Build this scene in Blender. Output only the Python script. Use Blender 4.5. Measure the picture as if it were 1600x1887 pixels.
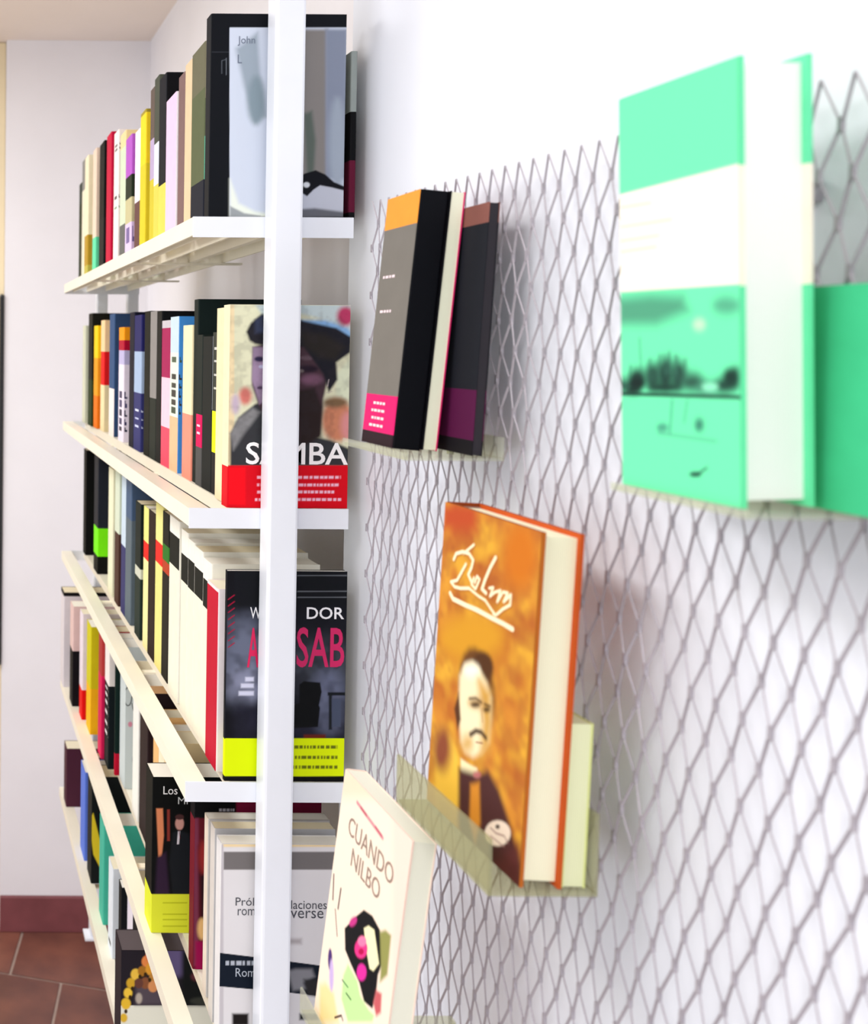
import bpy, bmesh, math, random
import numpy as np
from mathutils import Matrix, Vector

scene = bpy.context.scene
COL = scene.collection
for o in list(bpy.data.objects):
    bpy.data.objects.remove(o)

# ------------------------------------------------------------------ camera
EYE = 1.66
cam_data = bpy.data.cameras.new('camera')
cam = bpy.data.objects.new('camera', cam_data)
COL.objects.link(cam)
cam_data.sensor_fit = 'HORIZONTAL'
cam_data.sensor_width = 36.0
cam_data.lens = 40.5
cam_data.shift_x = 0.5564626
cam_data.shift_y = -0.1630632
cam_data.clip_start = 0.02
pitch, roll = math.atan(0.027), 0.007
cam.matrix_world = (Matrix.Translation((0, 0, EYE)) @ Matrix.Rotation(math.pi / 2 - pitch, 4, 'X')
                    @ Matrix.Rotation(roll, 4, 'Z'))
cam_data.dof.use_dof = True
cam_data.dof.focus_distance = 1.12
cam_data.dof.aperture_fstop = 8.5
scene.camera = cam

# ------------------------------------------------------------------ ambient daylight, let in by leaving out the walls behind and to the left
world = bpy.data.worlds.new('daylight')
scene.world = world
world.use_nodes = True
bg = world.node_tree.nodes['Background']
bg.inputs['Color'].default_value = (0.95, 0.972, 1.0, 1)
bg.inputs['Strength'].default_value = 1.15

scene.view_settings.view_transform = 'Standard'
scene.view_settings.look = 'None'
scene.view_settings.gamma = 1.0
scene.view_settings.use_curve_mapping = False
scene.view_settings.exposure = 0.08


# ------------------------------------------------------------------ materials
def lin(c):
    out = []
    for v in c[:3]:
        v = v / 255.0
        out.append(v / 12.92 if v <= 0.04045 else ((v + 0.055) / 1.055) ** 2.4)
    return tuple(out)


def ink(c):
    """contrast curve: deepens the cover colours judged from the image, to match its contrast"""
    return tuple(255.0 * (v / 255.0) ** 1.22 for v in c[:3])


MATS = {}


def mat(name, c, rough=0.55, metal=0.0, noise=0.0, scale=30.0, bump=0.0, spec=0.4, stretch=(1, 1, 1)):
    """plain procedural material: colour with a little noise variation and fine bump"""
    key = (name, tuple(c))
    if key in MATS:
        return MATS[key]
    m = bpy.data.materials.new(name)
    m.use_nodes = True
    nt = m.node_tree
    b = nt.nodes['Principled BSDF']
    col = lin(c)
    b.inputs['Base Color'].default_value = (*col, 1)
    b.inputs['Roughness'].default_value = rough
    b.inputs['Metallic'].default_value = metal
    b.inputs['Specular IOR Level'].default_value = spec
    if noise or bump:
        tc = nt.nodes.new('ShaderNodeTexCoord')
        mp = nt.nodes.new('ShaderNodeMapping')
        mp.inputs['Scale'].default_value = stretch
        nz = nt.nodes.new('ShaderNodeTexNoise')
        nz.inputs['Scale'].default_value = scale
        nz.inputs['Detail'].default_value = 5
        nt.links.new(tc.outputs['Object'], mp.inputs['Vector'])
        nt.links.new(mp.outputs['Vector'], nz.inputs['Vector'])
        if noise:
            rp = nt.nodes.new('ShaderNodeValToRGB')
            rp.color_ramp.elements[0].position = 0.3
            rp.color_ramp.elements[1].position = 0.7
            rp.color_ramp.elements[0].color = (*[v * (1 - noise) for v in col], 1)
            rp.color_ramp.elements[1].color = (*[min(1, v * (1 + noise * 0.6)) for v in col], 1)
            nt.links.new(nz.outputs['Fac'], rp.inputs['Fac'])
            nt.links.new(rp.outputs['Color'], b.inputs['Base Color'])
        if bump:
            bp = nt.nodes.new('ShaderNodeBump')
            bp.inputs['Strength'].default_value = bump
            bp.inputs['Distance'].default_value = 0.002
            nt.links.new(nz.outputs['Fac'], bp.inputs['Height'])
            nt.links.new(bp.outputs['Normal'], b.inputs['Normal'])
    MATS[key] = m
    return m


def paper_mat(c):
    """page edges: fine lines parallel to the covers"""
    key = ('page_edges', tuple(c))
    if key in MATS:
        return MATS[key]
    m = bpy.data.materials.new('page_edges')
    m.use_nodes = True
    nt = m.node_tree
    b = nt.nodes['Principled BSDF']
    b.inputs['Roughness'].default_value = 0.9
    tc = nt.nodes.new('ShaderNodeTexCoord')
    wv = nt.nodes.new('ShaderNodeTexWave')
    wv.bands_direction = 'Y'
    wv.inputs['Scale'].default_value = 260
    wv.inputs['Distortion'].default_value = 1.5
    rp = nt.nodes.new('ShaderNodeValToRGB')
    col = lin(c)
    rp.color_ramp.elements[0].color = (*[v * 0.86 for v in col], 1)
    rp.color_ramp.elements[1].color = (*col, 1)
    nt.links.new(tc.outputs['Object'], wv.inputs['Vector'])
    nt.links.new(wv.outputs['Fac'], rp.inputs['Fac'])
    nt.links.new(rp.outputs['Color'], b.inputs['Base Color'])
    MATS[key] = m
    return m


def print_mat():
    """printed cover: ink colours are stored on the print's own vertices"""
    if 'print' in MATS:
        return MATS['print']
    m = bpy.data.materials.new('printed_paper')
    m.use_nodes = True
    nt = m.node_tree
    b = nt.nodes['Principled BSDF']
    b.inputs['Roughness'].default_value = 0.6
    b.inputs['Specular IOR Level'].default_value = 0.1
    at = nt.nodes.new('ShaderNodeAttribute')
    at.attribute_name = 'ink'
    nt.links.new(at.outputs['Color'], b.inputs['Base Color'])
    MATS['print'] = m
    return m


def acrylic_mat(name, c, body):
    m = bpy.data.materials.new(name)
    m.use_nodes = True
    nt = m.node_tree
    out = nt.nodes['Material Output']
    b = nt.nodes['Principled BSDF']
    b.inputs['Base Color'].default_value = (*lin(c), 1)
    b.inputs['Roughness'].default_value = 0.12
    tr = nt.nodes.new('ShaderNodeBsdfTransparent')
    tr.inputs['Color'].default_value = (*lin((244, 244, 228)), 1)
    mx = nt.nodes.new('ShaderNodeMixShader')
    mx.inputs['Fac'].default_value = body
    nt.links.new(tr.outputs[0], mx.inputs[1])
    nt.links.new(b.outputs[0], mx.inputs[2])
    nt.links.new(mx.outputs[0], out.inputs['Surface'])
    return m


def tile_mat():
    m = bpy.data.materials.new('terracotta')
    m.use_nodes = True
    nt = m.node_tree
    b = nt.nodes['Principled BSDF']
    b.inputs['Roughness'].default_value = 0.38
    tc = nt.nodes.new('ShaderNodeTexCoord')
    oi = nt.nodes.new('ShaderNodeObjectInfo')
    n1 = nt.nodes.new('ShaderNodeTexNoise')
    n1.inputs['Scale'].default_value = 7
    n1.inputs['Detail'].default_value = 6
    ad = nt.nodes.new('ShaderNodeVectorMath')
    ad.operation = 'ADD'
    nt.links.new(tc.outputs['Object'], ad.inputs[0])
    nt.links.new(oi.outputs['Location'], ad.inputs[1])
    nt.links.new(ad.outputs[0], n1.inputs['Vector'])
    rp = nt.nodes.new('ShaderNodeValToRGB')
    rp.color_ramp.elements[0].position = 0.3
    rp.color_ramp.elements[1].position = 0.72
    rp.color_ramp.elements[0].color = (*lin((98, 60, 54)), 1)
    rp.color_ramp.elements[1].color = (*lin((140, 88, 72)), 1)
    nt.links.new(n1.outputs['Fac'], rp.inputs['Fac'])
    hs = nt.nodes.new('ShaderNodeHueSaturation')
    mr = nt.nodes.new('ShaderNodeMapRange')
    mr.inputs['To Min'].default_value = 0.82
    mr.inputs['To Max'].default_value = 1.15
    nt.links.new(oi.outputs['Random'], mr.inputs['Value'])
    nt.links.new(mr.outputs[0], hs.inputs['Value'])
    nt.links.new(rp.outputs['Color'], hs.inputs['Color'])
    nt.links.new(hs.outputs['Color'], b.inputs['Base Color'])
    return m


# ------------------------------------------------------------------ mesh helpers
class MB:
    def __init__(self):
        self.v, self.f, self.mi = [], [], []

    def box(self, x0, x1, y0, y1, z0, z1, mi=0):
        n = len(self.v)
        self.v += [(x0, y0, z0), (x1, y0, z0), (x1, y1, z0), (x0, y1, z0), (x0, y0, z1), (x1, y0, z1), (x1, y1, z1), (x0, y1, z1)]
        for q in ((0, 3, 2, 1), (4, 5, 6, 7), (0, 1, 5, 4), (1, 2, 6, 5), (2, 3, 7, 6), (3, 0, 4, 7)):
            self.f.append(tuple(n + k for k in q))
            self.mi.append(mi)
        return self

    def quad(self, a, b, c, d, mi=0):
        n = len(self.v)
        self.v += [a, b, c, d]
        self.f.append((n, n + 1, n + 2, n + 3))
        self.mi.append(mi)

    def build(self, name, mats, parent=None, loc=None, bevel=0.0, smooth=False):
        me = bpy.data.meshes.new(name)
        me.from_pydata(self.v, [], self.f)
        for m in (mats if isinstance(mats, (list, tuple)) else [mats]):
            me.materials.append(m)
        me.polygons.foreach_set('material_index', self.mi)
        if smooth:
            me.polygons.foreach_set('use_smooth', [True] * len(self.f))
        me.update()
        o = bpy.data.objects.new(name, me)
        COL.objects.link(o)
        if parent:
            o.parent = parent
        if loc:
            o.location = loc
        if bevel:
            md = o.modifiers.new('bevel', 'BEVEL')
            md.width = bevel
            md.segments = 2
            md.limit_method = 'ANGLE'
        return o


def empty(name, loc, rot=(0, 0, 0)):
    o = bpy.data.objects.new(name, None)
    o.empty_display_size = 0.02
    COL.objects.link(o)
    o.location = loc
    o.rotation_euler = rot
    return o


def tag(o, label=None, cat=None, group=None, kind=None):
    if label:
        o['label'] = label
    if cat:
        o['category'] = cat
    if group:
        o['group'] = group
    if kind:
        o['kind'] = kind
    return o


# ------------------------------------------------------------------ the room
M_wall = mat('plaster_white', (236, 239, 247), rough=0.9, noise=0.02, scale=6, bump=0.06)
M_warm = mat('plaster_warm', (242, 240, 244), rough=0.9, noise=0.03, scale=5, bump=0.06)
M_ceil = mat('ceiling_plaster', (238, 226, 216), rough=0.95, noise=0.03, scale=4)
M_skirt = mat('maroon_skirting', (128, 72, 76), rough=0.4, noise=0.15, scale=14)
M_grout = mat('grout', (176, 156, 146), rough=0.9, noise=0.1, scale=40)
M_tile = tile_mat()
M_cream = mat('cream_paint', (238, 222, 186), rough=0.5, noise=0.03, scale=9)
M_dark = mat('dark_glass', (26, 26, 28), rough=0.2)


def struct(mb, name, m, parent=None, **kw):
    o = mb.build(name, m, parent, **kw)
    if not parent:
        o['kind'] = 'structure'
    return o


# right-hand pier that carries the mesh, and the recess behind the bookshelf
struct(MB().box(0.44, 0.62, -1.6, 1.085, 0, 2.5), 'wall_right', M_wall)
struct(MB().box(0.545, 0.62, 1.085, 2.72, 0, 2.5), 'wall_recess', M_warm)
struct(MB().box(0.148, 0.62, 2.72, 2.82, 0, 2.5), 'wall_far', M_warm)
struct(MB().box(-2.2, 0.62, -1.6, 3.6, 2.5, 2.56), 'ceiling', M_ceil)
struct(MB().box(0.148, 0.545, 2.708, 2.72, 0.004, 0.105), 'baseboard_far', M_skirt, bevel=0.003)
d = struct(MB().box(-1.0, 0.148, 2.80, 2.84, 0.02, 2.2), 'door_1', M_cream, bevel=0.004)
struct(MB().box(0.085, 0.148, 2.74, 2.80, 0.004, 2.5), 'door_frame', M_cream, parent=d, bevel=0.004)
struct(MB().box(0.134, 0.1465, 2.71, 2.74, 0.76, 1.80), 'pull_handle', M_dark, parent=d, bevel=0.006)
struct(MB().box(-1.0, 0.148, 2.84, 2.92, 2.2, 2.5), 'wall_over_door', M_warm)
fl = struct(MB().box(-2.2, 0.62, -1.6, 3.6, -0.06, 0.0), 'floor', M_grout)

# terracotta tiles in running bond, laid at an angle to the walls
TS, TG = 0.27, 0.007
ang = math.radians(-14)
ca, sa = math.cos(ang), math.sin(ang)
tile_me = None
ox, oy = 0.135, 2.535
for r in range(-10, 6):
    for q in range(-6, 9):
        cx = (q + (0.5 if r % 2 else 0.0) + 0.62) * TS
        cy = (r + 0.5) * TS
        X, Y = ox + ca * cx - sa * cy, oy + sa * cx + ca * cy
        if not (-0.75 < X < 0.52 and 0.75 < Y < 2.86):
            continue
        if tile_me is None:
            t = MB().box(-TS / 2 + TG / 2, TS / 2 - TG / 2, -TS / 2 + TG / 2, TS / 2 - TG / 2, 0, 0.004).build('floor_tile', M_tile, fl, bevel=0.0015)
            tile_me = t
        else:
            t = tile_me.copy()
            COL.objects.link(t)
        t.location = (X, Y, 0)
        t.rotation_euler = (0, 0, ang)

# ------------------------------------------------------------------ book data, places and sizes mostly cast from image pixels through the camera (metres; colours sRGB; art in cover millimetres)
SHELF_BOOKS = [
    {'s': 1, 'x': 0.283, 'y': 2.1374, 'z': 1.795, 'd': 0.125, 't': 0.047, 'h': 0.2201, 'lv': [(0.794, (58, 66, 46)), (1.0, (70, 80, 74))], 'label': 'dark olive-green slim book at the far end of the top shelf'},
    {'s': 1, 'x': 0.283, 'y': 2.0812, 'z': 1.795, 'd': 0.125, 't': 0.0556, 'h': 0.262, 'lv': [(0.753, (232, 226, 206)), (1.0, (150, 148, 146))], 'label': 'cream paperback with a grey spine top next to the olive-green book, top shelf'},
    {'s': 1, 'x': 0.281, 'y': 2.0288, 'z': 1.795, 'd': 0.125, 't': 0.0493, 'h': 0.258, 'lv': [(0.12, (200, 190, 100)), (0.363, (192, 160, 62)), (1.0, (240, 232, 205))], 'label': 'cream book with an ochre block low on its spine, top shelf'},
    {'s': 1, 'x': 0.281, 'y': 1.9168, 'z': 1.795, 'd': 0.125, 't': 0.0431, 'h': 0.2501, 'lv': [(0.307, (120, 225, 180)), (1.0, (236, 216, 198))], 'label': 'pale peach book with a mint-green foot on its spine, top shelf'},
    {'s': 1, 'x': 0.28, 'y': 1.809, 'z': 1.795, 'd': 0.125, 't': 0.0576, 'h': 0.2424, 'lv': [(0.416, (36, 34, 36)), (1.0, (22, 20, 20))], 'label': 'black book directly left of the crimson book, top shelf'},
    {'s': 1, 'x': 0.28, 'y': 1.7304, 'z': 1.795, 'd': 0.125, 't': 0.0514, 'h': 0.2413, 'lv': [(1.0, (205, 25, 78))], 'label': 'crimson-red book on the top shelf', 'hard': 1},
    {'s': 1, 'x': 0.28, 'y': 1.6562, 'z': 1.795, 'd': 0.125, 't': 0.0452, 'h': 0.2289, 'lv': [(1.0, (244, 236, 232))], 'label': 'white book with tiny dark dots on its spine, right of the crimson book', 'marks': [(0.888, 0.904, (90, 90, 90)), (0.857, 0.873, (90, 90, 90)), (0.498, 0.522, (60, 60, 60)), (0.426, 0.442, (120, 160, 130))], 'mw': 0.0052},
    {'s': 1, 'x': 0.28, 'y': 1.5871, 'z': 1.795, 'd': 0.125, 't': 0.0509, 'h': 0.2128, 'lv': [(0.294, (120, 120, 118)), (0.884, (214, 224, 200)), (1.0, (238, 218, 170))], 'label': 'cream book with a thin green stripe and a grey foot, top shelf'},
    {'s': 1, 'x': 0.28, 'y': 1.533, 'z': 1.795, 'd': 0.125, 't': 0.0535, 'h': 0.1952, 'lv': [(0.3, (226, 206, 236)), (0.499, (205, 198, 160)), (0.68, (50, 62, 44)), (1.0, (192, 110, 205))], 'label': 'book with a purple spine top over a green picture, top shelf', 'marks': [(0.14, 0.265, (110, 90, 150))], 'mw': 0.007},
    {'s': 1, 'x': 0.28, 'y': 1.4653, 'z': 1.795, 'd': 0.125, 't': 0.0407, 'h': 0.1894, 'lv': [(0.431, (120, 86, 84)), (1.0, (246, 236, 244))], 'label': 'white book with a brown foot between the purple and the yellow book, top shelf'},
    {'s': 1, 'x': 0.28, 'y': 1.4237, 'z': 1.795, 'd': 0.125, 't': 0.041, 'h': 0.2077, 'lv': [(0.623, (226, 208, 60)), (0.977, (247, 219, 56)), (1.0, (176, 160, 70))], 'label': 'bright yellow book on the top shelf', 'hard': 1},
    {'s': 1, 'x': 0.28, 'y': 1.3663, 'z': 1.795, 'd': 0.1, 't': 0.0268, 'h': 0.2245, 'lv': [(0.434, (214, 200, 70)), (0.685, (196, 180, 208)), (1.0, (118, 104, 96))], 'label': 'grey-brown tall book right of the yellow book, top shelf'},
    {'s': 1, 'x': 0.28, 'y': 1.3343, 'z': 1.795, 'd': 0.1, 't': 0.0313, 'h': 0.2325, 'lv': [(0.367, (222, 212, 104)), (0.613, (222, 228, 240)), (1.0, (92, 96, 84))], 'label': 'olive-grey tall book with a white and a yellow stretch on its spine, top shelf'},
    {'s': 1, 'x': 0.28, 'y': 1.2902, 'z': 1.795, 'd': 0.125, 't': 0.0435, 'h': 0.2232, 'lv': [(0.356, (226, 216, 110)), (1.0, (18, 22, 38))], 'label': 'tall black book with a yellow band round its foot, top shelf', 'front': [(0.356, (226, 216, 110)), (1.0, (24, 24, 30))]},
    {'s': 1, 'x': 0.28, 'y': 1.232, 'z': 1.795, 'd': 0.125, 't': 0.0576, 'h': 0.1834, 'lv': [(1.0, (234, 206, 230))], 'label': 'pale pink book in front of the tall black book, top shelf', 'front': (250, 246, 250)},
    {'s': 1, 'x': 0.28, 'y': 1.1873, 'z': 1.795, 'd': 0.125, 't': 0.0332, 'h': 0.196, 'lv': [(1.0, (142, 116, 114))], 'label': 'mauve-brown tall book between the pale pink and the beige book, top shelf'},
    {'s': 1, 'x': 0.28, 'y': 1.1539, 'z': 1.795, 'd': 0.125, 't': 0.0328, 'h': 0.2014, 'lv': [(1.0, (226, 204, 172))], 'label': 'beige tall book between two brown-green books, top shelf'},
    {'s': 1, 'x': 0.28, 'y': 1.0936, 'z': 1.795, 'd': 0.125, 't': 0.0597, 'h': 0.2034, 'lv': [(0.248, (30, 36, 54)), (0.749, (106, 114, 84)), (1.0, (122, 120, 98))], 'label': 'olive book with a dark navy foot and a teal streak, top shelf', 'front': [(0.248, (34, 38, 56)), (0.484, (120, 200, 176)), (0.69, (112, 120, 96)), (1.0, (150, 146, 128))]},
    {'s': 1, 'x': 0.28, 'y': 1.0568, 'z': 1.795, 'd': 0.125, 't': 0.0244, 'h': 0.1896, 'lv': [(1.0, (234, 224, 198))], 'label': 'cream narrow book against the large black photo book, top shelf'},
    {'s': 1, 'x': 0.271, 'y': 1.036, 'z': 1.795, 'd': 0.1423, 't': 0.0198, 'h': 0.2139, 'lv': [(1.0, (24, 28, 36))], 'label': 'large black-bordered book with a grey photograph on its cover, near end of top shelf', 'hard': 1, 'id': 'photo'},
    {'s': 2, 'x': 0.295, 'y': 2.1484, 'z': 1.488, 'd': 0.125, 't': 0.041, 'h': 0.2146, 'lv': [(1.0, (214, 216, 196))], 'label': 'pale grey-green book at the far end of the second shelf'},
    {'s': 2, 'x': 0.297, 'y': 2.0576, 'z': 1.488, 'd': 0.123, 't': 0.0556, 'h': 0.2391, 'lv': [(0.412, (52, 70, 34)), (1.0, (34, 34, 26))], 'label': 'black book with a green foot left of the yellow book, second shelf'},
    {'s': 2, 'x': 0.3, 'y': 2.0017, 'z': 1.488, 'd': 0.12, 't': 0.0493, 'h': 0.2118, 'lv': [(0.317, (232, 134, 40)), (0.685, (238, 170, 50)), (1.0, (248, 212, 40))], 'label': 'yellow book fading to orange, second shelf'},
    {'s': 2, 'x': 0.303, 'y': 1.9329, 'z': 1.488, 'd': 0.117, 't': 0.0431, 'h': 0.2213, 'lv': [(0.417, (238, 222, 182)), (0.718, (226, 38, 42)), (1.0, (246, 214, 172))], 'label': 'cream book with a red label mid-spine, second shelf'},
    {'s': 2, 'x': 0.305, 'y': 1.8249, 'z': 1.488, 'd': 0.115, 't': 0.0576, 'h': 0.2308, 'lv': [(0.389, (240, 230, 226)), (1.0, (66, 98, 140))], 'label': 'steel-blue book with a white lower spine, second shelf', 'front': (62, 88, 124)},
    {'s': 2, 'x': 0.305, 'y': 1.7244, 'z': 1.488, 'd': 0.115, 't': 0.0514, 'h': 0.2038, 'lv': [(0.675, (236, 228, 240)), (0.798, (196, 190, 222)), (0.887, (186, 18, 64)), (1.0, (244, 166, 30))], 'label': 'white book with an orange and crimson spine top, second shelf', 'marks': [(0.379, 0.44, (40, 36, 84)), (0.299, 0.364, (60, 56, 104)), (0.223, 0.28, (30, 26, 64)), (0.148, 0.204, (46, 40, 90)), (0.091, 0.129, (28, 24, 60))], 'mw': 0.0102},
    {'s': 2, 'x': 0.305, 'y': 1.6267, 'z': 1.488, 'd': 0.115, 't': 0.0431, 'h': 0.2274, 'lv': [(1.0, (30, 32, 56))], 'label': 'dark navy narrow book right of the orange-topped book, second shelf'},
    {'s': 2, 'x': 0.305, 'y': 1.5663, 'z': 1.488, 'd': 0.115, 't': 0.0597, 'h': 0.221, 'lv': [(0.428, (66, 68, 124)), (0.732, (176, 194, 220)), (1.0, (50, 50, 112))], 'label': 'indigo book with a pale blue streak on its spine, second shelf', 'marks': [(0.29, 0.306, (210, 216, 240)), (0.231, 0.243, (190, 196, 230)), (0.172, 0.188, (200, 206, 240))], 'mw': 0.0052},
    {'s': 2, 'x': 0.305, 'y': 1.4981, 'z': 1.488, 'd': 0.115, 't': 0.0434, 'h': 0.2249, 'lv': [(1.0, (20, 26, 24))], 'label': 'black book left of the grey-topped book, second shelf'},
    {'s': 2, 'x': 0.305, 'y': 1.4506, 'z': 1.488, 'd': 0.115, 't': 0.0469, 'h': 0.2233, 'lv': [(0.414, (46, 54, 50)), (1.0, (156, 152, 150))], 'label': 'book with a grey upper and charcoal lower spine, second shelf'},
    {'s': 2, 'x': 0.305, 'y': 1.4152, 'z': 1.488, 'd': 0.115, 't': 0.0349, 'h': 0.2221, 'lv': [(1.0, (22, 24, 30))], 'label': 'black book left of the magenta-topped book, second shelf'},
    {'s': 2, 'x': 0.305, 'y': 1.359, 'z': 1.488, 'd': 0.115, 't': 0.0556, 'h': 0.2073, 'lv': [(0.27, (232, 96, 120)), (0.61, (246, 206, 220)), (0.949, (176, 42, 104)), (1.0, (206, 200, 206))], 'label': 'white-pink book with a magenta upper spine, second shelf'},
    {'s': 2, 'x': 0.305, 'y': 1.3105, 'z': 1.488, 'd': 0.115, 't': 0.0493, 'h': 0.2112, 'lv': [(0.354, (240, 196, 160)), (0.769, (226, 234, 222)), (1.0, (206, 222, 236))], 'label': 'pale blue-white book with dark vertical lettering, second shelf', 'front': (84, 156, 222), 'marks': [(0.706, 0.741, (60, 80, 60)), (0.596, 0.63, (30, 30, 30)), (0.541, 0.572, (40, 44, 40)), (0.482, 0.527, (34, 34, 34)), (0.43, 0.465, (44, 44, 40)), (0.375, 0.416, (40, 60, 40))], 'mw': 0.0063},
    {'s': 2, 'x': 0.305, 'y': 1.2377, 'z': 1.488, 'd': 0.115, 't': 0.0475, 'h': 0.1982, 'lv': [(0.423, (238, 160, 140)), (1.0, (242, 232, 196))], 'label': 'cream book with a salmon foot, second shelf'},
    {'s': 2, 'x': 0.3069, 'y': 1.2142, 'z': 1.488, 'd': 0.1276, 't': 0.022, 'h': 0.2298, 'lv': [(1.0, (26, 42, 42))], 'label': 'tall dark-green book rising behind the charcoal books, second shelf', 'hard': 1},
    {'s': 2, 'x': 0.305, 'y': 1.184, 'z': 1.488, 'd': 0.115, 't': 0.0291, 'h': 0.1853, 'lv': [(0.256, (96, 96, 96)), (0.473, (214, 14, 104)), (1.0, (40, 50, 48))], 'label': 'charcoal book with a magenta label on its lower spine, second shelf', 'marks': [(0.391, 0.405, (240, 200, 220)), (0.341, 0.356, (240, 200, 220))]},
    {'s': 2, 'x': 0.305, 'y': 1.1397, 'z': 1.488, 'd': 0.115, 't': 0.0437, 'h': 0.183, 'lv': [(1.0, (34, 40, 42))], 'label': 'charcoal book with a white stripe left of the yellow-labelled book, second shelf', 'front': [(0.531, (40, 44, 46)), (1.0, (224, 230, 240))]},
    {'s': 2, 'x': 0.305, 'y': 1.1055, 'z': 1.488, 'd': 0.115, 't': 0.0337, 'h': 0.1876, 'lv': [(0.258, (40, 40, 44)), (0.514, (226, 240, 40)), (1.0, (70, 74, 68))], 'label': 'black book with a bright yellow band on its lower spine, second shelf', 'front': (30, 30, 28), 'marks': [(0.892, 0.908, (200, 200, 196)), (0.816, 0.829, (190, 190, 186)), (0.731, 0.744, (190, 190, 186)), (0.649, 0.662, (200, 200, 190))]},
    {'s': 2, 'x': 0.3, 'y': 1.0583, 'z': 1.488, 'd': 0.12, 't': 0.0466, 'h': 0.214, 'lv': [(1.0, (240, 224, 190))], 'label': 'cream book squeezed between the yellow-banded and the red-banded book, second shelf'},
    {'s': 2, 'x': 0.2944, 'y': 1.034, 'z': 1.488, 'd': 0.1277, 't': 0.0233, 'h': 0.2158, 'lv': [(0.203, (220, 20, 44)), (1.0, (232, 224, 196))], 'label': 'book with a woman in a dark beret over a red band, second shelf', 'id': 'samba'},
    {'s': 3, 'x': 0.3, 'y': 2.1484, 'z': 1.195, 'd': 0.12, 't': 0.041, 'h': 0.2327, 'lv': [(1.0, (18, 18, 18))], 'label': 'black book at the far end of the third shelf'},
    {'s': 3, 'x': 0.3, 'y': 1.9704, 'z': 1.195, 'd': 0.12, 't': 0.0556, 'h': 0.2433, 'lv': [(0.147, (24, 24, 22)), (0.383, (136, 238, 30)), (1.0, (44, 48, 60))], 'label': 'charcoal book with a lime-green label, third shelf'},
    {'s': 3, 'x': 0.3, 'y': 1.7928, 'z': 1.195, 'd': 0.12, 't': 0.0493, 'h': 0.2354, 'lv': [(1.0, (234, 232, 206))], 'label': 'cream book right of the lime-labelled book, third shelf'},
    {'s': 3, 'x': 0.3, 'y': 1.7256, 'z': 1.195, 'd': 0.12, 't': 0.0431, 'h': 0.2421, 'lv': [(0.532, (92, 64, 56)), (1.0, (216, 224, 206))], 'label': 'pale green-white book with a brown lower spine, third shelf'},
    {'s': 3, 'x': 0.3, 'y': 1.6601, 'z': 1.195, 'd': 0.12, 't': 0.0414, 'h': 0.2479, 'lv': [(0.479, (70, 70, 120)), (1.0, (206, 220, 232))], 'label': 'pale blue narrow book with an indigo foot, third shelf'},
    {'s': 3, 'x': 0.3, 'y': 1.6081, 'z': 1.195, 'd': 0.12, 't': 0.0514, 'h': 0.2539, 'lv': [(0.687, (112, 124, 132)), (1.0, (92, 112, 140))], 'label': 'slate-blue book on the third shelf'},
    {'s': 3, 'x': 0.3, 'y': 1.5272, 'z': 1.195, 'd': 0.12, 't': 0.0452, 'h': 0.215, 'lv': [(0.449, (46, 62, 56)), (0.521, (210, 212, 196)), (1.0, (28, 44, 42))], 'label': 'dark teal book left of two yellow-cream ones, third shelf'},
    {'s': 3, 'x': 0.3, 'y': 1.4684, 'z': 1.195, 'd': 0.12, 't': 0.0366, 'h': 0.2178, 'lv': [(0.634, (240, 232, 176)), (0.756, (226, 52, 44)), (1.0, (236, 232, 150))], 'label': 'yellow-cream book with a red label, left one of the pair, third shelf'},
    {'s': 3, 'x': 0.3, 'y': 1.4179, 'z': 1.195, 'd': 0.12, 't': 0.0499, 'h': 0.2185, 'lv': [(1.0, (50, 30, 26))], 'label': 'dark brown book between the two yellow-cream books, third shelf'},
    {'s': 3, 'x': 0.3, 'y': 1.3713, 'z': 1.195, 'd': 0.12, 't': 0.046, 'h': 0.2373, 'lv': [(0.64, (236, 226, 150)), (0.771, (228, 56, 50)), (1.0, (236, 230, 158))], 'label': 'yellow-cream book with a red label, right one of the pair, third shelf'},
    {'s': 3, 'x': 0.3, 'y': 1.3297, 'z': 1.195, 'd': 0.12, 't': 0.041, 'h': 0.2327, 'lv': [(0.64, (40, 36, 30)), (0.71, (190, 80, 50)), (0.807, (60, 130, 50)), (1.0, (26, 30, 24))], 'label': 'dark book with small green and red blocks, left of the white series, third shelf'},
    {'s': 3, 'x': 0.297, 'y': 1.258, 'z': 1.195, 'd': 0.123, 't': 0.0556, 'h': 0.2369, 'lv': [(0.731, (238, 234, 216)), (0.907, (26, 32, 32)), (1.0, (240, 238, 228))], 'label': 'leftmost white book with a black label in the white series, third shelf', 'front': (240, 238, 228), 'group': 'white series on the third shelf'},
    {'s': 3, 'x': 0.297, 'y': 1.2117, 'z': 1.195, 'd': 0.123, 't': 0.0353, 'h': 0.231, 'lv': [(0.717, (238, 234, 216)), (0.866, (26, 32, 32)), (1.0, (240, 238, 228))], 'label': 'second white book with a black label in the white series, third shelf', 'front': (240, 238, 228), 'group': 'white series on the third shelf'},
    {'s': 3, 'x': 0.297, 'y': 1.1792, 'z': 1.195, 'd': 0.123, 't': 0.0319, 'h': 0.2255, 'lv': [(0.73, (238, 234, 216)), (0.89, (26, 32, 32)), (1.0, (240, 238, 228))], 'label': 'third white book with a black label in the white series, third shelf', 'front': (240, 238, 228), 'group': 'white series on the third shelf'},
    {'s': 3, 'x': 0.297, 'y': 1.1386, 'z': 1.195, 'd': 0.123, 't': 0.04, 'h': 0.2231, 'lv': [(0.739, (238, 234, 216)), (0.89, (26, 32, 32)), (1.0, (240, 238, 228))], 'label': 'fourth white book with a black label in the white series, third shelf', 'front': (240, 238, 228), 'group': 'white series on the third shelf'},
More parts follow.
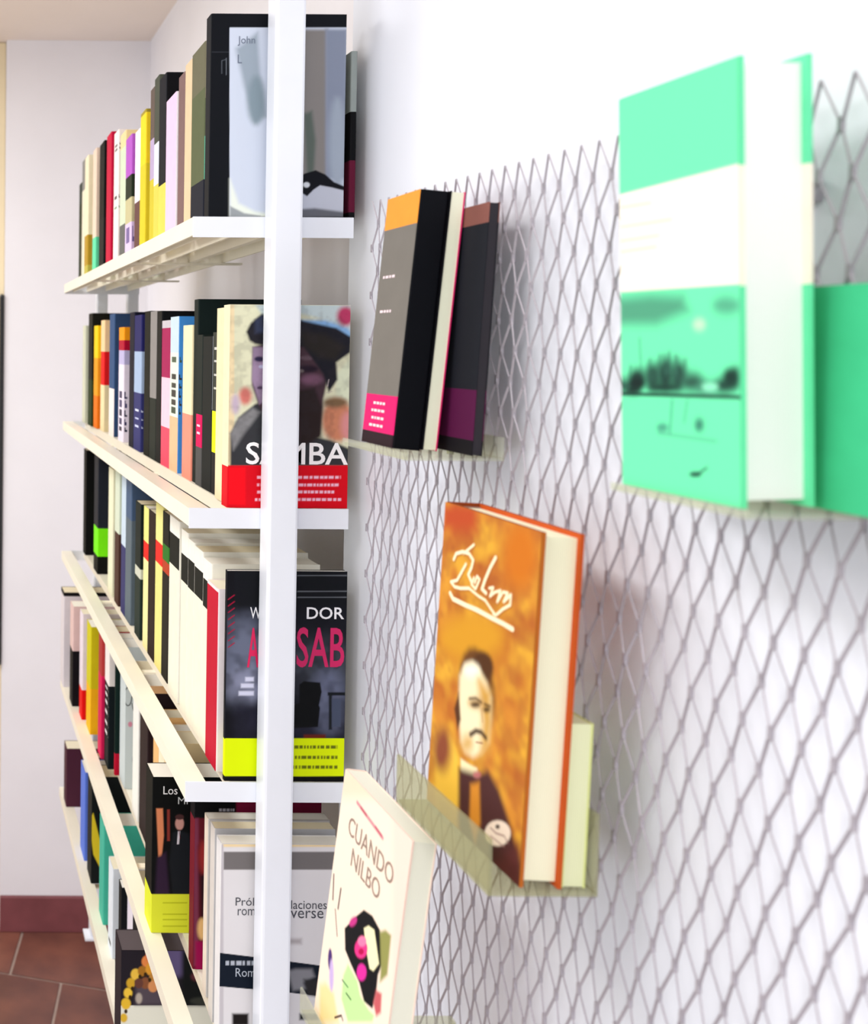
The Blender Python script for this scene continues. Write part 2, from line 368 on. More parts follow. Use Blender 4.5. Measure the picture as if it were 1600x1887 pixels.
    {'s': 3, 'x': 0.297, 'y': 1.1007, 'z': 1.195, 'd': 0.123, 't': 0.0374, 'h': 0.2177, 'lv': [(0.741, (238, 234, 216)), (0.891, (26, 32, 32)), (1.0, (240, 238, 228))], 'label': 'rightmost white book with a black label in the white series, third shelf', 'front': (240, 238, 228), 'group': 'white series on the third shelf'},
    {'s': 3, 'x': 0.292, 'y': 1.0549, 'z': 1.195, 'd': 0.125, 't': 0.0452, 'h': 0.2005, 'lv': [(0.982, (198, 18, 62)), (1.0, (244, 226, 226))], 'label': 'red paperback left of the yellow-banded chair book, third shelf', 'front': (246, 238, 240)},
    {'s': 3, 'x': 0.2951, 'y': 1.032, 'z': 1.195, 'd': 0.1278, 't': 0.0076, 'h': 0.2259, 'lv': [(0.024, (24, 24, 24)), (0.2, (226, 244, 6)), (1.0, (28, 30, 40))], 'label': 'black book with red lettering, a chair and a yellow band, third shelf', 'id': 'chair'},
    {'s': 4, 'x': 0.252, 'y': 2.1359, 'z': 0.905, 'd': 0.125, 't': 0.0535, 'h': 0.2099, 'lv': [(0.96, (224, 218, 222)), (1.0, (30, 28, 30))], 'label': 'pale book with a black top edge at the far end of the fourth shelf'},
    {'s': 4, 'x': 0.258, 'y': 2.0209, 'z': 0.905, 'd': 0.125, 't': 0.0472, 'h': 0.2098, 'lv': [(0.554, (30, 26, 32)), (1.0, (226, 200, 196))], 'label': 'pink-grey book with a black lower spine, fourth shelf'},
    {'s': 4, 'x': 0.268, 'y': 1.9477, 'z': 0.905, 'd': 0.125, 't': 0.041, 'h': 0.2143, 'lv': [(0.281, (226, 30, 30)), (1.0, (232, 222, 230))], 'label': 'white book with a red foot, fourth shelf'},
    {'s': 4, 'x': 0.274, 'y': 1.8729, 'z': 0.905, 'd': 0.125, 't': 0.0556, 'h': 0.2099, 'lv': [(0.425, (238, 190, 40)), (1.0, (212, 204, 38))], 'label': 'olive-yellow book on the fourth shelf'},
    {'s': 4, 'x': 0.278, 'y': 1.7626, 'z': 0.905, 'd': 0.125, 't': 0.0382, 'h': 0.2338, 'lv': [(0.65, (214, 40, 100)), (1.0, (180, 70, 70))], 'label': 'dull red narrow book right of the olive-yellow one, fourth shelf'},
    {'s': 4, 'x': 0.284, 'y': 1.7189, 'z': 0.905, 'd': 0.125, 't': 0.0431, 'h': 0.2316, 'lv': [(0.643, (30, 40, 44)), (1.0, (238, 232, 228))], 'label': 'white book with a speckled black lower spine, fourth shelf', 'marks': [(0.597, 0.613, (230, 230, 230)), (0.542, 0.563, (230, 230, 230)), (0.479, 0.504, (220, 224, 224)), (0.403, 0.428, (230, 230, 230)), (0.319, 0.344, (226, 226, 226)), (0.244, 0.269, (226, 226, 226))], 'mw': -0.0004},
    {'s': 4, 'x': 0.292, 'y': 1.6947, 'z': 0.905, 'd': 0.125, 't': 0.0086, 'h': 0.2304, 'lv': [(0.167, (190, 20, 60)), (1.0, (20, 46, 42))], 'label': 'dark bottle-green book, fourth shelf'},
    {'s': 4, 'x': 0.3, 'y': 1.6427, 'z': 0.905, 'd': 0.12, 't': 0.0514, 'h': 0.243, 'lv': [(1.0, (208, 216, 216))], 'label': 'wide pale grey book with a dark ring mark, fourth shelf', 'id': 'ring'},
    {'s': 4, 'x': 0.3, 'y': 1.5275, 'z': 0.905, 'd': 0.12, 't': 0.0452, 'h': 0.243, 'lv': [(1.0, (240, 238, 232))], 'label': 'white narrow book right of the wide pale grey book, fourth shelf'},
    {'s': 4, 'x': 0.3, 'y': 1.4547, 'z': 0.905, 'd': 0.12, 't': 0.0597, 'h': 0.243, 'lv': [(0.953, (56, 40, 44)), (1.0, (238, 196, 150))], 'label': 'dark brown book left of the yellow-banded suit book, fourth shelf'},
    {'s': 4, 'x': 0.305, 'y': 1.405, 'z': 0.905, 'd': 0.115, 't': 0.034, 'h': 0.214, 'lv': [(1.0, (238, 196, 140))], 'label': 'tan book right of the dark brown one, behind the yellow-banded suit book, fourth shelf'},
    {'s': 4, 'x': 0.305, 'y': 1.366, 'z': 0.905, 'd': 0.115, 't': 0.036, 'h': 0.206, 'lv': [(1.0, (242, 232, 206))], 'label': 'cream book behind the yellow-banded suit book, fourth shelf'},
    {'s': 4, 'x': 0.305, 'y': 1.318, 'z': 0.905, 'd': 0.115, 't': 0.044, 'h': 0.212, 'lv': [(1.0, (236, 214, 170))], 'label': 'pale sand-coloured book directly behind the yellow-banded suit book, fourth shelf'},
    {'s': 4, 'x': 0.2622, 'y': 1.236, 'z': 0.905, 'd': 0.1323, 't': 0.044, 'h': 0.2024, 'lv': [(0.0, (30, 26, 30)), (0.248, (226, 232, 70)), (1.0, (16, 20, 20))], 'label': 'black book with a man in a dark suit over a yellow band, fourth shelf', 'id': 'suit'},
    {'s': 4, 'x': 0.2976, 'y': 1.163, 'z': 0.905, 'd': 0.1528, 't': 0.022, 'h': 0.207, 'lv': [(0.89, (130, 36, 52)), (1.0, (24, 22, 28))], 'label': 'wine-red book with a black top behind the white series, fourth shelf', 'id': 'wine'},
    {'s': 4, 'x': 0.3, 'y': 1.112, 'z': 0.905, 'd': 0.1405, 't': 0.016, 'h': 0.2096, 'lv': [(1.0, (226, 214, 200))], 'label': 'white book hindmost of the three standing in front of the wine-red book, fourth shelf', 'group': 'white series on the fourth shelf', 'front': (206, 204, 202)},
    {'s': 4, 'x': 0.2962, 'y': 1.07, 'z': 0.905, 'd': 0.1341, 't': 0.018, 'h': 0.2193, 'lv': [(1.0, (216, 210, 204))], 'label': 'white book in the middle of the three near the front, fourth shelf', 'group': 'white series on the fourth shelf', 'front': (196, 196, 198)},
    {'s': 4, 'x': 0.2941, 'y': 1.036, 'z': 0.905, 'd': 0.1304, 't': 0.02, 'h': 0.2198, 'lv': [(1.0, (228, 226, 226))], 'label': 'white book with a navy label across its lower cover, near end of fourth shelf', 'id': 'label', 'group': 'white series on the fourth shelf'},
    {'s': 5, 'x': 0.257, 'y': 2.0986, 'z': 0.655, 'd': 0.125, 't': 0.0452, 'h': 0.1279, 'lv': [(1.0, (94, 52, 70))], 'label': 'plum-coloured leaning book at the far end of the lowest shelf'},
    {'s': 5, 'x': 0.266, 'y': 1.8765, 'z': 0.655, 'd': 0.125, 't': 0.0597, 'h': 0.174, 'lv': [(1.0, (112, 140, 224))], 'label': 'periwinkle-blue book on the lowest shelf'},
    {'s': 5, 'x': 0.268, 'y': 1.7968, 'z': 0.655, 'd': 0.125, 't': 0.0535, 'h': 0.2013, 'lv': [(1.0, (30, 34, 36))], 'label': 'black book with a yellow diamond on its cover, lowest shelf', 'id': 'diamond'},
    {'s': 5, 'x': 0.27, 'y': 1.6667, 'z': 0.655, 'd': 0.125, 't': 0.0472, 'h': 0.1742, 'lv': [(1.0, (88, 190, 168))], 'label': 'teal book on the lowest shelf'},
    {'s': 5, 'x': 0.27, 'y': 1.5731, 'z': 0.655, 'd': 0.125, 't': 0.041, 'h': 0.1491, 'lv': [(1.0, (228, 234, 240))], 'label': 'pale blue-white book with a dark emblem at its foot, lowest shelf', 'marks': [(0.093, 0.135, (24, 24, 28))], 'mw': 0.0},
    {'s': 5, 'x': 0.275, 'y': 1.5187, 'z': 0.655, 'd': 0.125, 't': 0.0258, 'h': 0.1489, 'lv': [(1.0, (26, 30, 34))], 'label': 'black narrow book right of the pale blue-white book, lowest shelf', 'marks': [(0.1, 0.146, (190, 180, 170)), (0.012, 0.048, (180, 170, 160))]},
    {'s': 5, 'x': 0.284, 'y': 1.473, 'z': 0.655, 'd': 0.125, 't': 0.0452, 'h': 0.1784, 'lv': [(1.0, (232, 226, 234))], 'label': 'white-lilac book between two black books, lowest shelf'},
    {'s': 5, 'x': 0.284, 'y': 1.4293, 'z': 0.655, 'd': 0.125, 't': 0.0431, 'h': 0.1638, 'lv': [(1.0, (28, 30, 34))], 'label': 'black book behind the gilt-wreath book, lowest shelf'},
    {'s': 5, 'x': 0.297, 'y': 1.3526, 'z': 0.655, 'd': 0.1147, 't': 0.033, 'h': 0.1925, 'lv': [(1.0, (104, 92, 130))], 'label': 'grey-purple tall book behind the gilt-wreath book, lowest shelf'},
    {'s': 5, 'x': 0.2362, 'y': 1.3016, 'z': 0.655, 'd': 0.1495, 't': 0.048, 'h': 0.1855, 'lv': [(1.0, (60, 52, 58))], 'label': 'book with a gilt wreath picture over white, lowest shelf', 'id': 'gilt', 'pages': (84, 74, 78)},
]
MESH_BOOKS = [
    {'x': 0.3645, 'yf': 0.5275, 'y': 0.4475, 'z': 1.5862, 'd': 0.08, 't': 0.0333, 'h': 0.2071, 'lean': -0.036, 'label': 'large mint-green and cream book on the mesh, nearest to the camera', 'hard': 1, 'id': 'mint'},
    {'x': 0.357, 'yf': 0.7193, 'y': 0.6008, 'z': 1.3219, 'd': 0.1186, 't': 0.0262, 'h': 0.2229, 'lean': 0.042, 'label': 'orange-brown book with a moustached man in a clear holder on the mesh', 'hard': 1, 'id': 'orange'},
    {'x': 0.319, 'yf': 0.8321, 'y': 0.7087, 'z': 1.0828, 'd': 0.1234, 't': 0.0176, 'h': 0.2131, 'lean': 0.1108, 'label': 'pale pink-cream novel with a dark-haired woman, low on the mesh', 'id': 'pink'},
    {'x': 0.352, 'yf': 0.8346, 'y': 0.777, 'z': 1.5768, 'd': 0.0576, 't': 0.0232, 'h': 0.2069, 'lean': 0.0911, 'label': 'grey-covered book with orange top, pink foot and black spine on the mesh', 'id': 'grey'},
    {'x': 0.376, 'yf': 0.834, 'y': 0.777, 'z': 1.5768, 'd': 0.0575, 't': 0.0118, 'h': 0.2065, 'lean': 0.0911, 'label': 'book showing its cream page edges, behind the black-spined book on the mesh', 'id': 'cream'},
    {'x': 0.3965, 'yf': 0.834, 'y': 0.741, 'z': 1.5768, 'd': 0.093, 't': 0.008, 'h': 0.193, 'lean': 0.05, 'label': 'dark book with a purple-magenta foot, rearmost of the three on the upper mesh holder', 'id': 'dark'},
    {'x': 0.4025, 'yf': 0.56, 'y': 0.352, 'z': 1.5862, 'd': 0.208, 't': 0.008, 'h': 0.103, 'lean': 0.0, 'label': 'low mint-green booklet behind the large mint book on the mesh', 'id': 'booklet'},
    {'x': 0.3842, 'yf': 0.69, 'y': 0.602, 'z': 1.3219, 'd': 0.088, 't': 0.0145, 'h': 0.104, 'lean': 0.03, 'label': 'small pale yellow-green book behind the orange-brown book on the mesh', 'id': 'small'},
]
COVER_ART = {  # outlines drawn in image pixels, projected through the camera onto each cover
    'photo': [
        ('base',(24,28,36)),
        ('poly',[(19.2,199.3),(142.9,200.2),(146.4,3.1),(22.1,2.3)],(214,222,236),0.4),
        ('poly',[(26.3,177.3),(48.9,194.4),(52.4,149.2),(60.0,106.7),(47.5,101.0),(35.5,137.7)],(170,182,194),4),
        ('poly',[(57.4,123.7),(57.0,115.0),(55.5,107.3),(53.2,101.6),(50.2,98.5),(47.1,98.5),(44.0,101.5),(41.5,107.2),(39.8,114.9),(39.1,123.6),(39.5,132.3),(41.0,140.0),(43.4,145.7),(46.3,148.8),(49.5,148.8),(52.5,145.8),(55.0,140.1),(56.7,132.4)],(150,166,176),5),
        ('poly',[(63.1,199.6),(94.4,199.8),(97.6,41.6),(93.7,2.8),(66.2,2.6)],(176,184,190),5),
        ('poly',[(92.7,198.1),(122.4,198.3),(125.1,41.8),(95.3,41.6)],(150,146,144),3),
        ('poly',[(120.1,198.3),(142.9,198.5),(145.7,41.9),(122.8,41.7)],(150,158,176),3),
        ('poly',[(144.0,76.0),(143.7,58.5),(142.4,43.1),(140.2,31.6),(137.3,25.5),(134.1,25.5),(131.0,31.6),(128.4,43.0),(126.5,58.4),(125.7,75.9),(125.9,93.4),(127.2,108.8),(129.5,120.2),(132.3,126.3),(135.5,126.3),(138.6,120.3),(141.2,108.9),(143.1,93.5)],(172,182,196),6),
        ('poly',[(98.8,109.8),(107.3,112.7),(111.8,81.5),(110.2,41.7),(103.4,41.6)],(110,120,114),3),
        ('poly',[(22.1,41.0),(31.6,15.5),(48.9,7.0),(66.2,4.3),(66.2,1.4),(22.6,1.1)],(238,244,236),3),
        ('poly',[(22.5,12.5),(37.5,5.2),(54.7,2.5),(54.8,0.2),(22.7,-0.0)],(170,176,180),1.5),
        ('poly',[(95.6,23.3),(108.6,37.1),(122.9,36.0),(145.9,29.4),(146.4,4.3),(96.0,3.9)],(200,204,216),2),
        ('poly',[(95.3,9.6),(111.9,10.9),(146.4,6.6),(146.4,2.0),(95.4,1.6)],(120,122,130),2),
        ('poly',[(95.3,43.8),(101.0,47.3),(112.4,50.8),(122.7,46.3),(132.0,38.4),(145.9,32.8),(146.0,28.8),(129.8,32.7),(117.2,34.9),(110.4,30.3),(103.7,23.4),(97.9,26.8),(95.4,35.9)],(26,28,38),1),
        ('poly',[(106.3,35.4),(106.1,34.4),(105.5,33.5),(104.6,32.9),(103.5,32.5),(102.3,32.5),(101.2,32.9),(100.3,33.5),(99.7,34.3),(99.5,35.3),(99.6,36.3),(100.2,37.2),(101.1,37.8),(102.2,38.1),(103.4,38.1),(104.6,37.8),(105.5,37.2),(106.1,36.3)],(220,224,230),1),
        ('line',[(16.2,167.1),(16.5,150.1)],0.9,(120,126,134),0.4),
        ('line',[(11.7,164.8),(11.9,151.2)],0.7,(110,116,124),0.4),
        ('line',[(11.7,164.8),(16.2,165.9)],0.7,(100,106,114),0.4),
        ('line',[(1.3,173.8),(19.0,173.9)],0.5,(80,84,92),0.4),
        ('text','John',28.0,180.2,18.3,10.1,(110,120,140),0),
        ('text','L',28.3,162.1,4.5,9.0,(110,120,140),0),
    ],
    'samba': [
        ('base',(226,226,200)),
        ('poly',[(-1.7,215.3),(4.6,215.4),(7.8,0.6),(1.5,0.6)],(238,222,186),1),
        ('poly',[(26.4,216.7),(132.5,217.4),(133.1,180.2),(101.2,200.0),(66.7,208.4),(38.1,199.6)],(206,220,222),3),
        ('poly',[(71.4,199.8),(101.2,200.0),(124.3,192.1),(133.1,183.0),(133.2,176.1),(71.6,187.2)],(150,190,230),3),
        ('poly',[(131.6,204.2),(131.1,200.7),(129.5,197.6),(127.1,195.3),(124.2,194.0),(121.0,194.0),(118.0,195.2),(115.5,197.5),(113.8,200.6),(113.2,204.1),(113.7,207.6),(115.2,210.7),(117.6,213.1),(120.6,214.3),(123.8,214.3),(126.8,213.1),(129.3,210.8),(130.9,207.7)],(196,80,120),4),
        ('poly',[(113.7,142.7),(133.4,165.8),(134.6,102.6),(114.2,113.9)],(226,232,208),3),
        ('poly',[(24.5,119.1),(24.1,115.9),(22.9,113.1),(21.1,111.1),(18.9,110.0),(16.5,109.9),(14.2,111.0),(12.4,113.1),(11.1,115.8),(10.7,119.0),(11.0,122.1),(12.2,124.9),(14.0,127.0),(16.2,128.1),(18.6,128.1),(20.9,127.0),(22.7,125.0),(24.0,122.2)],(222,140,130),4),
        ('poly',[(11.9,110.3),(11.7,106.8),(11.0,103.7),(9.8,101.3),(8.3,100.1),(6.7,100.1),(5.2,101.3),(3.9,103.6),(3.1,106.7),(2.7,110.3),(3.0,113.8),(3.7,116.9),(4.9,119.3),(6.4,120.5),(8.0,120.5),(9.5,119.3),(10.8,117.0),(11.6,113.9)],(206,190,206),4),
        ('poly',[(133.0,93.9),(132.1,86.0),(129.2,79.1),(124.7,73.9),(119.1,71.1),(113.1,71.1),(107.5,73.8),(102.8,78.9),(99.7,85.8),(98.5,93.7),(99.4,101.6),(102.3,108.5),(106.8,113.7),(112.3,116.5),(118.3,116.5),(124.0,113.8),(128.7,108.7),(131.8,101.8)],(214,150,120),5),
        ('poly',[(133.1,88.1),(132.8,83.0),(131.6,78.5),(129.9,75.1),(127.7,73.3),(125.3,73.3),(123.0,75.1),(121.1,78.4),(119.8,82.9),(119.3,88.0),(119.6,93.2),(120.7,97.7),(122.5,101.0),(124.7,102.8),(127.1,102.9),(129.4,101.1),(131.3,97.8),(132.6,93.3)],(224,160,160),5),
        ('poly',[(125.7,112.9),(125.0,110.9),(122.8,109.1),(119.5,107.8),(115.4,107.1),(111.0,107.1),(106.9,107.7),(103.5,109.0),(101.2,110.7),(100.4,112.7),(101.2,114.7),(103.3,116.4),(106.7,117.7),(110.8,118.4),(115.2,118.5),(119.3,117.8),(122.7,116.5),(124.9,114.8)],(140,116,90),4),
        ('poly',[(2.6,43.9),(2.6,78.6),(11.0,95.9),(28.0,110.5),(45.2,116.3),(80.3,79.1),(109.2,72.4),(132.4,62.2),(135.6,44.9)],(72,74,78),2),
        ('poly',[(2.1,78.6),(11.0,95.9),(25.8,106.4),(33.9,101.9),(17.0,78.7),(5.8,61.3)],(150,150,152),3),
        ('poly',[(24.8,170.8),(44.2,176.7),(108.6,171.4),(105.7,142.6),(100.4,116.7),(97.6,79.2),(80.5,70.5),(45.7,84.7),(32.7,107.6),(24.3,130.6)],(92,70,80),2),
        ('poly',[(24.8,170.8),(38.6,170.9),(41.4,136.4),(39.5,113.4),(32.6,110.5),(24.2,136.3)],(170,150,176),2),
        ('poly',[(72.6,125.2),(91.0,128.2),(99.4,108.1),(98.8,75.8),(76.0,64.1)],(60,48,48),3),
        ('poly',[(37.1,158.2),(36.8,157.3),(35.9,156.4),(34.5,155.7),(32.8,155.4),(31.0,155.4),(29.3,155.7),(28.0,156.3),(27.1,157.2),(26.7,158.2),(27.0,159.2),(27.9,160.0),(29.3,160.7),(31.0,161.0),(32.7,161.0),(34.4,160.7),(35.8,160.1),(36.7,159.2)],(60,52,90),1.5),
        ('poly',[(37.2,150.2),(37.0,149.6),(36.5,149.1),(35.8,148.7),(34.8,148.5),(33.8,148.5),(32.9,148.7),(32.1,149.1),(31.6,149.6),(31.4,150.2),(31.6,150.8),(32.1,151.3),(32.9,151.7),(33.8,151.9),(34.8,151.9),(35.7,151.7),(36.5,151.3),(37.0,150.8)],(200,200,226),1),
        ('poly',[(37.0,127.8),(36.8,127.2),(36.2,126.7),(35.3,126.3),(34.1,126.1),(32.9,126.1),(31.8,126.3),(30.9,126.6),(30.3,127.1),(30.1,127.7),(30.3,128.3),(30.9,128.8),(31.8,129.2),(32.9,129.5),(34.1,129.5),(35.2,129.3),(36.1,128.9),(36.7,128.4)],(100,80,110),1),
        ('poly',[(94.1,148.3),(93.5,146.9),(91.7,145.7),(89.0,144.8),(85.6,144.3),(82.0,144.3),(78.6,144.7),(75.9,145.6),(74.1,146.8),(73.4,148.2),(74.0,149.5),(75.8,150.8),(78.5,151.7),(81.9,152.2),(85.5,152.2),(88.9,151.8),(91.6,150.9),(93.4,149.7)],(56,42,58),2.5),
        ('poly',[(79.2,145.9),(79.0,145.3),(78.5,144.8),(77.8,144.4),(76.8,144.2),(75.8,144.2),(74.9,144.4),(74.1,144.8),(73.6,145.3),(73.4,145.9),(73.6,146.5),(74.1,147.0),(74.9,147.4),(75.8,147.6),(76.8,147.6),(77.7,147.4),(78.5,147.0),(79.0,146.5)],(130,120,120),1.5),
        ('poly',[(99.5,136.8),(98.8,135.1),(96.8,133.5),(93.8,132.3),(90.0,131.7),(86.1,131.7),(82.3,132.2),(79.2,133.4),(77.2,134.9),(76.5,136.7),(77.1,138.5),(79.1,140.0),(82.1,141.2),(85.9,141.8),(89.9,141.9),(93.6,141.3),(96.7,140.2),(98.7,138.6)],(140,104,126),4),
        ('poly',[(89.3,159.8),(88.9,159.0),(87.7,158.3),(85.9,157.7),(83.6,157.5),(81.2,157.4),(79.0,157.7),(77.2,158.2),(75.9,158.9),(75.5,159.7),(75.9,160.5),(77.1,161.2),(78.9,161.7),(81.2,162.0),(83.6,162.0),(85.8,161.7),(87.7,161.2),(88.9,160.5)],(120,100,110),2),
        ('poly',[(17.7,186.8),(22.1,196.0),(33.5,205.3),(55.2,208.3),(78.3,198.7),(112.9,191.5),(129.1,181.8),(128.2,165.8),(113.5,155.3),(115.0,137.0),(106.0,123.1),(99.9,142.6),(78.8,171.2),(44.3,170.9),(27.1,174.2),(21.3,177.7)],(46,46,56),2),
        ('poly',[(26.7,199.5),(34.6,205.3),(37.2,186.9),(26.9,185.1)],(70,78,104),3),
        ('poly',[(73.9,188.3),(101.5,185.1),(122.4,171.5),(112.3,157.6),(96.2,159.8),(78.8,171.2)],(60,56,54),5),
        ('line',[(105.8,136.9),(104.7,130.0)],1,(190,180,180),0.4),
        ('line',[(103.7,123.1),(109.4,124.3)],0.9,(200,196,180),0.4),
        ('noise',(70,64,70),0.22,9,3),
        ('poly',[(-2.6,45.1),(138.5,46.1),(139.3,-1.4),(-1.9,-2.4)],(222,18,44),0.4),
        ('poly',[(0.9,42.8),(18.7,42.9),(19.3,3.6),(1.4,3.5)],(250,20,44),2),
        ('poly',[(31.5,34.0),(36.5,34.1),(36.5,31.2),(31.6,31.1)],(246,200,220),0.5),
        ('poly',[(38.0,34.1),(41.3,34.1),(41.3,31.2),(38.0,31.2)],(246,200,220),0.5),
        ('poly',[(42.4,34.1),(46.1,34.1),(46.1,31.3),(42.4,31.2)],(246,200,220),0.5),
        ('poly',[(47.3,34.1),(52.0,34.2),(52.0,31.3),(47.3,31.3)],(246,200,220),0.5),
        ('poly',[(53.1,34.2),(56.6,34.2),(56.7,31.3),(53.2,31.3)],(246,200,220),0.5),
        ('poly',[(58.0,34.2),(63.2,34.3),(63.2,31.4),(58.1,31.3)],(246,200,220),0.5),
        ('poly',[(64.5,34.3),(67.3,34.3),(67.3,31.4),(64.5,31.4)],(246,200,220),0.5),
        ('poly',[(68.8,34.3),(72.9,34.3),(72.9,31.4),(68.9,31.4)],(246,200,220),0.5),
        ('poly',[(74.0,34.3),(79.2,34.4),(79.2,31.5),(74.0,31.4)],(246,200,220),0.5),
        ('poly',[(80.9,34.4),(85.7,34.4),(85.7,31.5),(80.9,31.5)],(246,200,220),0.5),
        ('poly',[(87.3,34.4),(90.2,34.5),(90.3,31.6),(87.4,31.5)],(246,200,220),0.5),
        ('poly',[(91.7,34.5),(96.9,34.5),(96.9,31.6),(91.8,31.6)],(246,200,220),0.5),
        ('poly',[(98.3,34.5),(101.9,34.5),(101.9,31.6),(98.4,31.6)],(246,200,220),0.5),
        ('poly',[(102.8,34.5),(106.2,34.6),(106.2,31.7),(102.9,31.6)],(246,200,220),0.5),
        ('poly',[(107.6,34.6),(112.8,34.6),(112.8,31.7),(107.6,31.7)],(246,200,220),0.5),
        ('poly',[(114.5,34.6),(118.0,34.6),(118.1,31.8),(114.5,31.7)],(246,200,220),0.5),
        ('poly',[(119.6,34.7),(120.2,34.7),(120.3,31.8),(119.7,31.8)],(246,200,220),0.5),
        ('poly',[(31.6,25.9),(33.9,26.0),(33.9,23.1),(31.7,23.1)],(246,200,220),0.5),
        ('poly',[(35.5,26.0),(40.1,26.0),(40.2,23.1),(35.5,23.1)],(246,200,220),0.5),
        ('poly',[(41.2,26.0),(44.8,26.0),(44.9,23.1),(41.2,23.1)],(246,200,220),0.5),
        ('poly',[(46.1,26.0),(50.3,26.1),(50.3,23.2),(46.1,23.2)],(246,200,220),0.5),
        ('poly',[(51.8,26.1),(53.9,26.1),(53.9,23.2),(51.9,23.2)],(246,200,220),0.5),
        ('poly',[(54.8,26.1),(59.7,26.1),(59.7,23.3),(54.8,23.2)],(246,200,220),0.5),
        ('poly',[(60.9,26.2),(65.6,26.2),(65.6,23.3),(61.0,23.3)],(246,200,220),0.5),
        ('poly',[(66.4,26.2),(69.8,26.2),(69.9,23.3),(66.5,23.3)],(246,200,220),0.5),
        ('poly',[(71.3,26.2),(73.9,26.2),(74.0,23.4),(71.4,23.3)],(246,200,220),0.5),
        ('poly',[(75.6,26.3),(80.8,26.3),(80.8,23.4),(75.7,23.4)],(246,200,220),0.5),
        ('poly',[(81.7,26.3),(83.5,26.3),(83.5,23.4),(81.7,23.4)],(246,200,220),0.5),
        ('poly',[(84.8,26.3),(90.1,26.4),(90.2,23.5),(84.9,23.4)],(246,200,220),0.5),
        ('poly',[(91.3,26.4),(93.9,26.4),(93.9,23.5),(91.4,23.5)],(246,200,220),0.5),
        ('poly',[(95.1,26.4),(96.9,26.4),(97.0,23.5),(95.1,23.5)],(246,200,220),0.5),
        ('poly',[(98.0,26.4),(101.4,26.4),(101.4,23.5),(98.0,23.5)],(246,200,220),0.5),
        ('poly',[(102.7,26.4),(105.3,26.5),(105.3,23.6),(102.7,23.6)],(246,200,220),0.5),
        ('poly',[(106.4,26.5),(108.9,26.5),(109.0,23.6),(106.4,23.6)],(246,200,220),0.5),
        ('poly',[(110.2,26.5),(113.0,26.5),(113.1,23.6),(110.2,23.6)],(246,200,220),0.5),
        ('poly',[(113.9,26.5),(118.1,26.6),(118.1,23.7),(113.9,23.6)],(246,200,220),0.5),
        ('poly',[(31.8,18.4),(37.1,18.5),(37.2,15.6),(31.8,15.5)],(246,200,220),0.5),
        ('poly',[(38.8,18.5),(40.8,18.5),(40.8,15.6),(38.9,15.6)],(246,200,220),0.5),
        ('poly',[(41.7,18.5),(46.6,18.5),(46.6,15.6),(41.7,15.6)],(246,200,220),0.5),
        ('poly',[(48.1,18.5),(52.4,18.6),(52.4,15.7),(48.1,15.6)],(246,200,220),0.5),
        ('poly',[(53.5,18.6),(57.5,18.6),(57.6,15.7),(53.5,15.7)],(246,200,220),0.5),
        ('poly',[(58.9,18.6),(62.9,18.6),(62.9,15.8),(59.0,15.7)],(246,200,220),0.5),
        ('poly',[(63.9,18.7),(67.2,18.7),(67.3,15.8),(63.9,15.8)],(246,200,220),0.5),
        ('poly',[(68.4,18.7),(72.9,18.7),(73.0,15.8),(68.5,15.8)],(246,200,220),0.5),
        ('poly',[(74.6,18.7),(80.0,18.8),(80.0,15.9),(74.7,15.8)],(246,200,220),0.5),
        ('poly',[(81.3,18.8),(84.7,18.8),(84.8,15.9),(81.4,15.9)],(246,200,220),0.5),
        ('poly',[(85.8,18.8),(87.7,18.8),(87.7,15.9),(85.9,15.9)],(246,200,220),0.5),
        ('poly',[(88.6,18.8),(92.1,18.9),(92.1,16.0),(88.6,15.9)],(246,200,220),0.5),
        ('poly',[(93.2,18.9),(96.4,18.9),(96.4,16.0),(93.3,16.0)],(246,200,220),0.5),
        ('poly',[(98.0,18.9),(101.8,18.9),(101.8,16.0),(98.1,16.0)],(246,200,220),0.5),
        ('poly',[(103.1,18.9),(105.7,18.9),(105.8,16.1),(103.2,16.0)],(246,200,220),0.5),
        ('poly',[(106.6,19.0),(109.6,19.0),(109.6,16.1),(106.7,16.1)],(246,200,220),0.5),
        ('poly',[(110.6,19.0),(113.6,19.0),(113.6,16.1),(110.6,16.1)],(246,200,220),0.5),
        ('poly',[(29.6,10.3),(32.2,10.3),(32.3,7.4),(29.6,7.4)],(246,200,220),0.5),
        ('poly',[(33.5,10.3),(36.7,10.4),(36.7,7.5),(33.6,7.4)],(246,200,220),0.5),
        ('poly',[(38.1,10.4),(42.2,10.4),(42.2,7.5),(38.1,7.5)],(246,200,220),0.5),
        ('poly',[(43.1,10.4),(44.9,10.4),(44.9,7.5),(43.1,7.5)],(246,200,220),0.5),
        ('poly',[(46.5,10.4),(49.2,10.4),(49.2,7.6),(46.5,7.5)],(246,200,220),0.5),
        ('poly',[(50.3,10.5),(55.8,10.5),(55.8,7.6),(50.3,7.6)],(246,200,220),0.5),
        ('poly',[(57.0,10.5),(62.0,10.5),(62.0,7.6),(57.1,7.6)],(246,200,220),0.5),
        ('poly',[(63.2,10.5),(67.4,10.6),(67.4,7.7),(63.3,7.7)],(246,200,220),0.5),
        ('poly',[(68.4,10.6),(72.5,10.6),(72.6,7.7),(68.4,7.7)],(246,200,220),0.5),
        ('poly',[(74.1,10.6),(77.9,10.6),(77.9,7.8),(74.2,7.7)],(246,200,220),0.5),
        ('poly',[(79.4,10.7),(83.7,10.7),(83.7,7.8),(79.4,7.8)],(246,200,220),0.5),
        ('poly',[(84.6,10.7),(89.2,10.7),(89.2,7.8),(84.6,7.8)],(246,200,220),0.5),
        ('poly',[(90.6,10.7),(93.4,10.8),(93.5,7.9),(90.6,7.8)],(246,200,220),0.5),
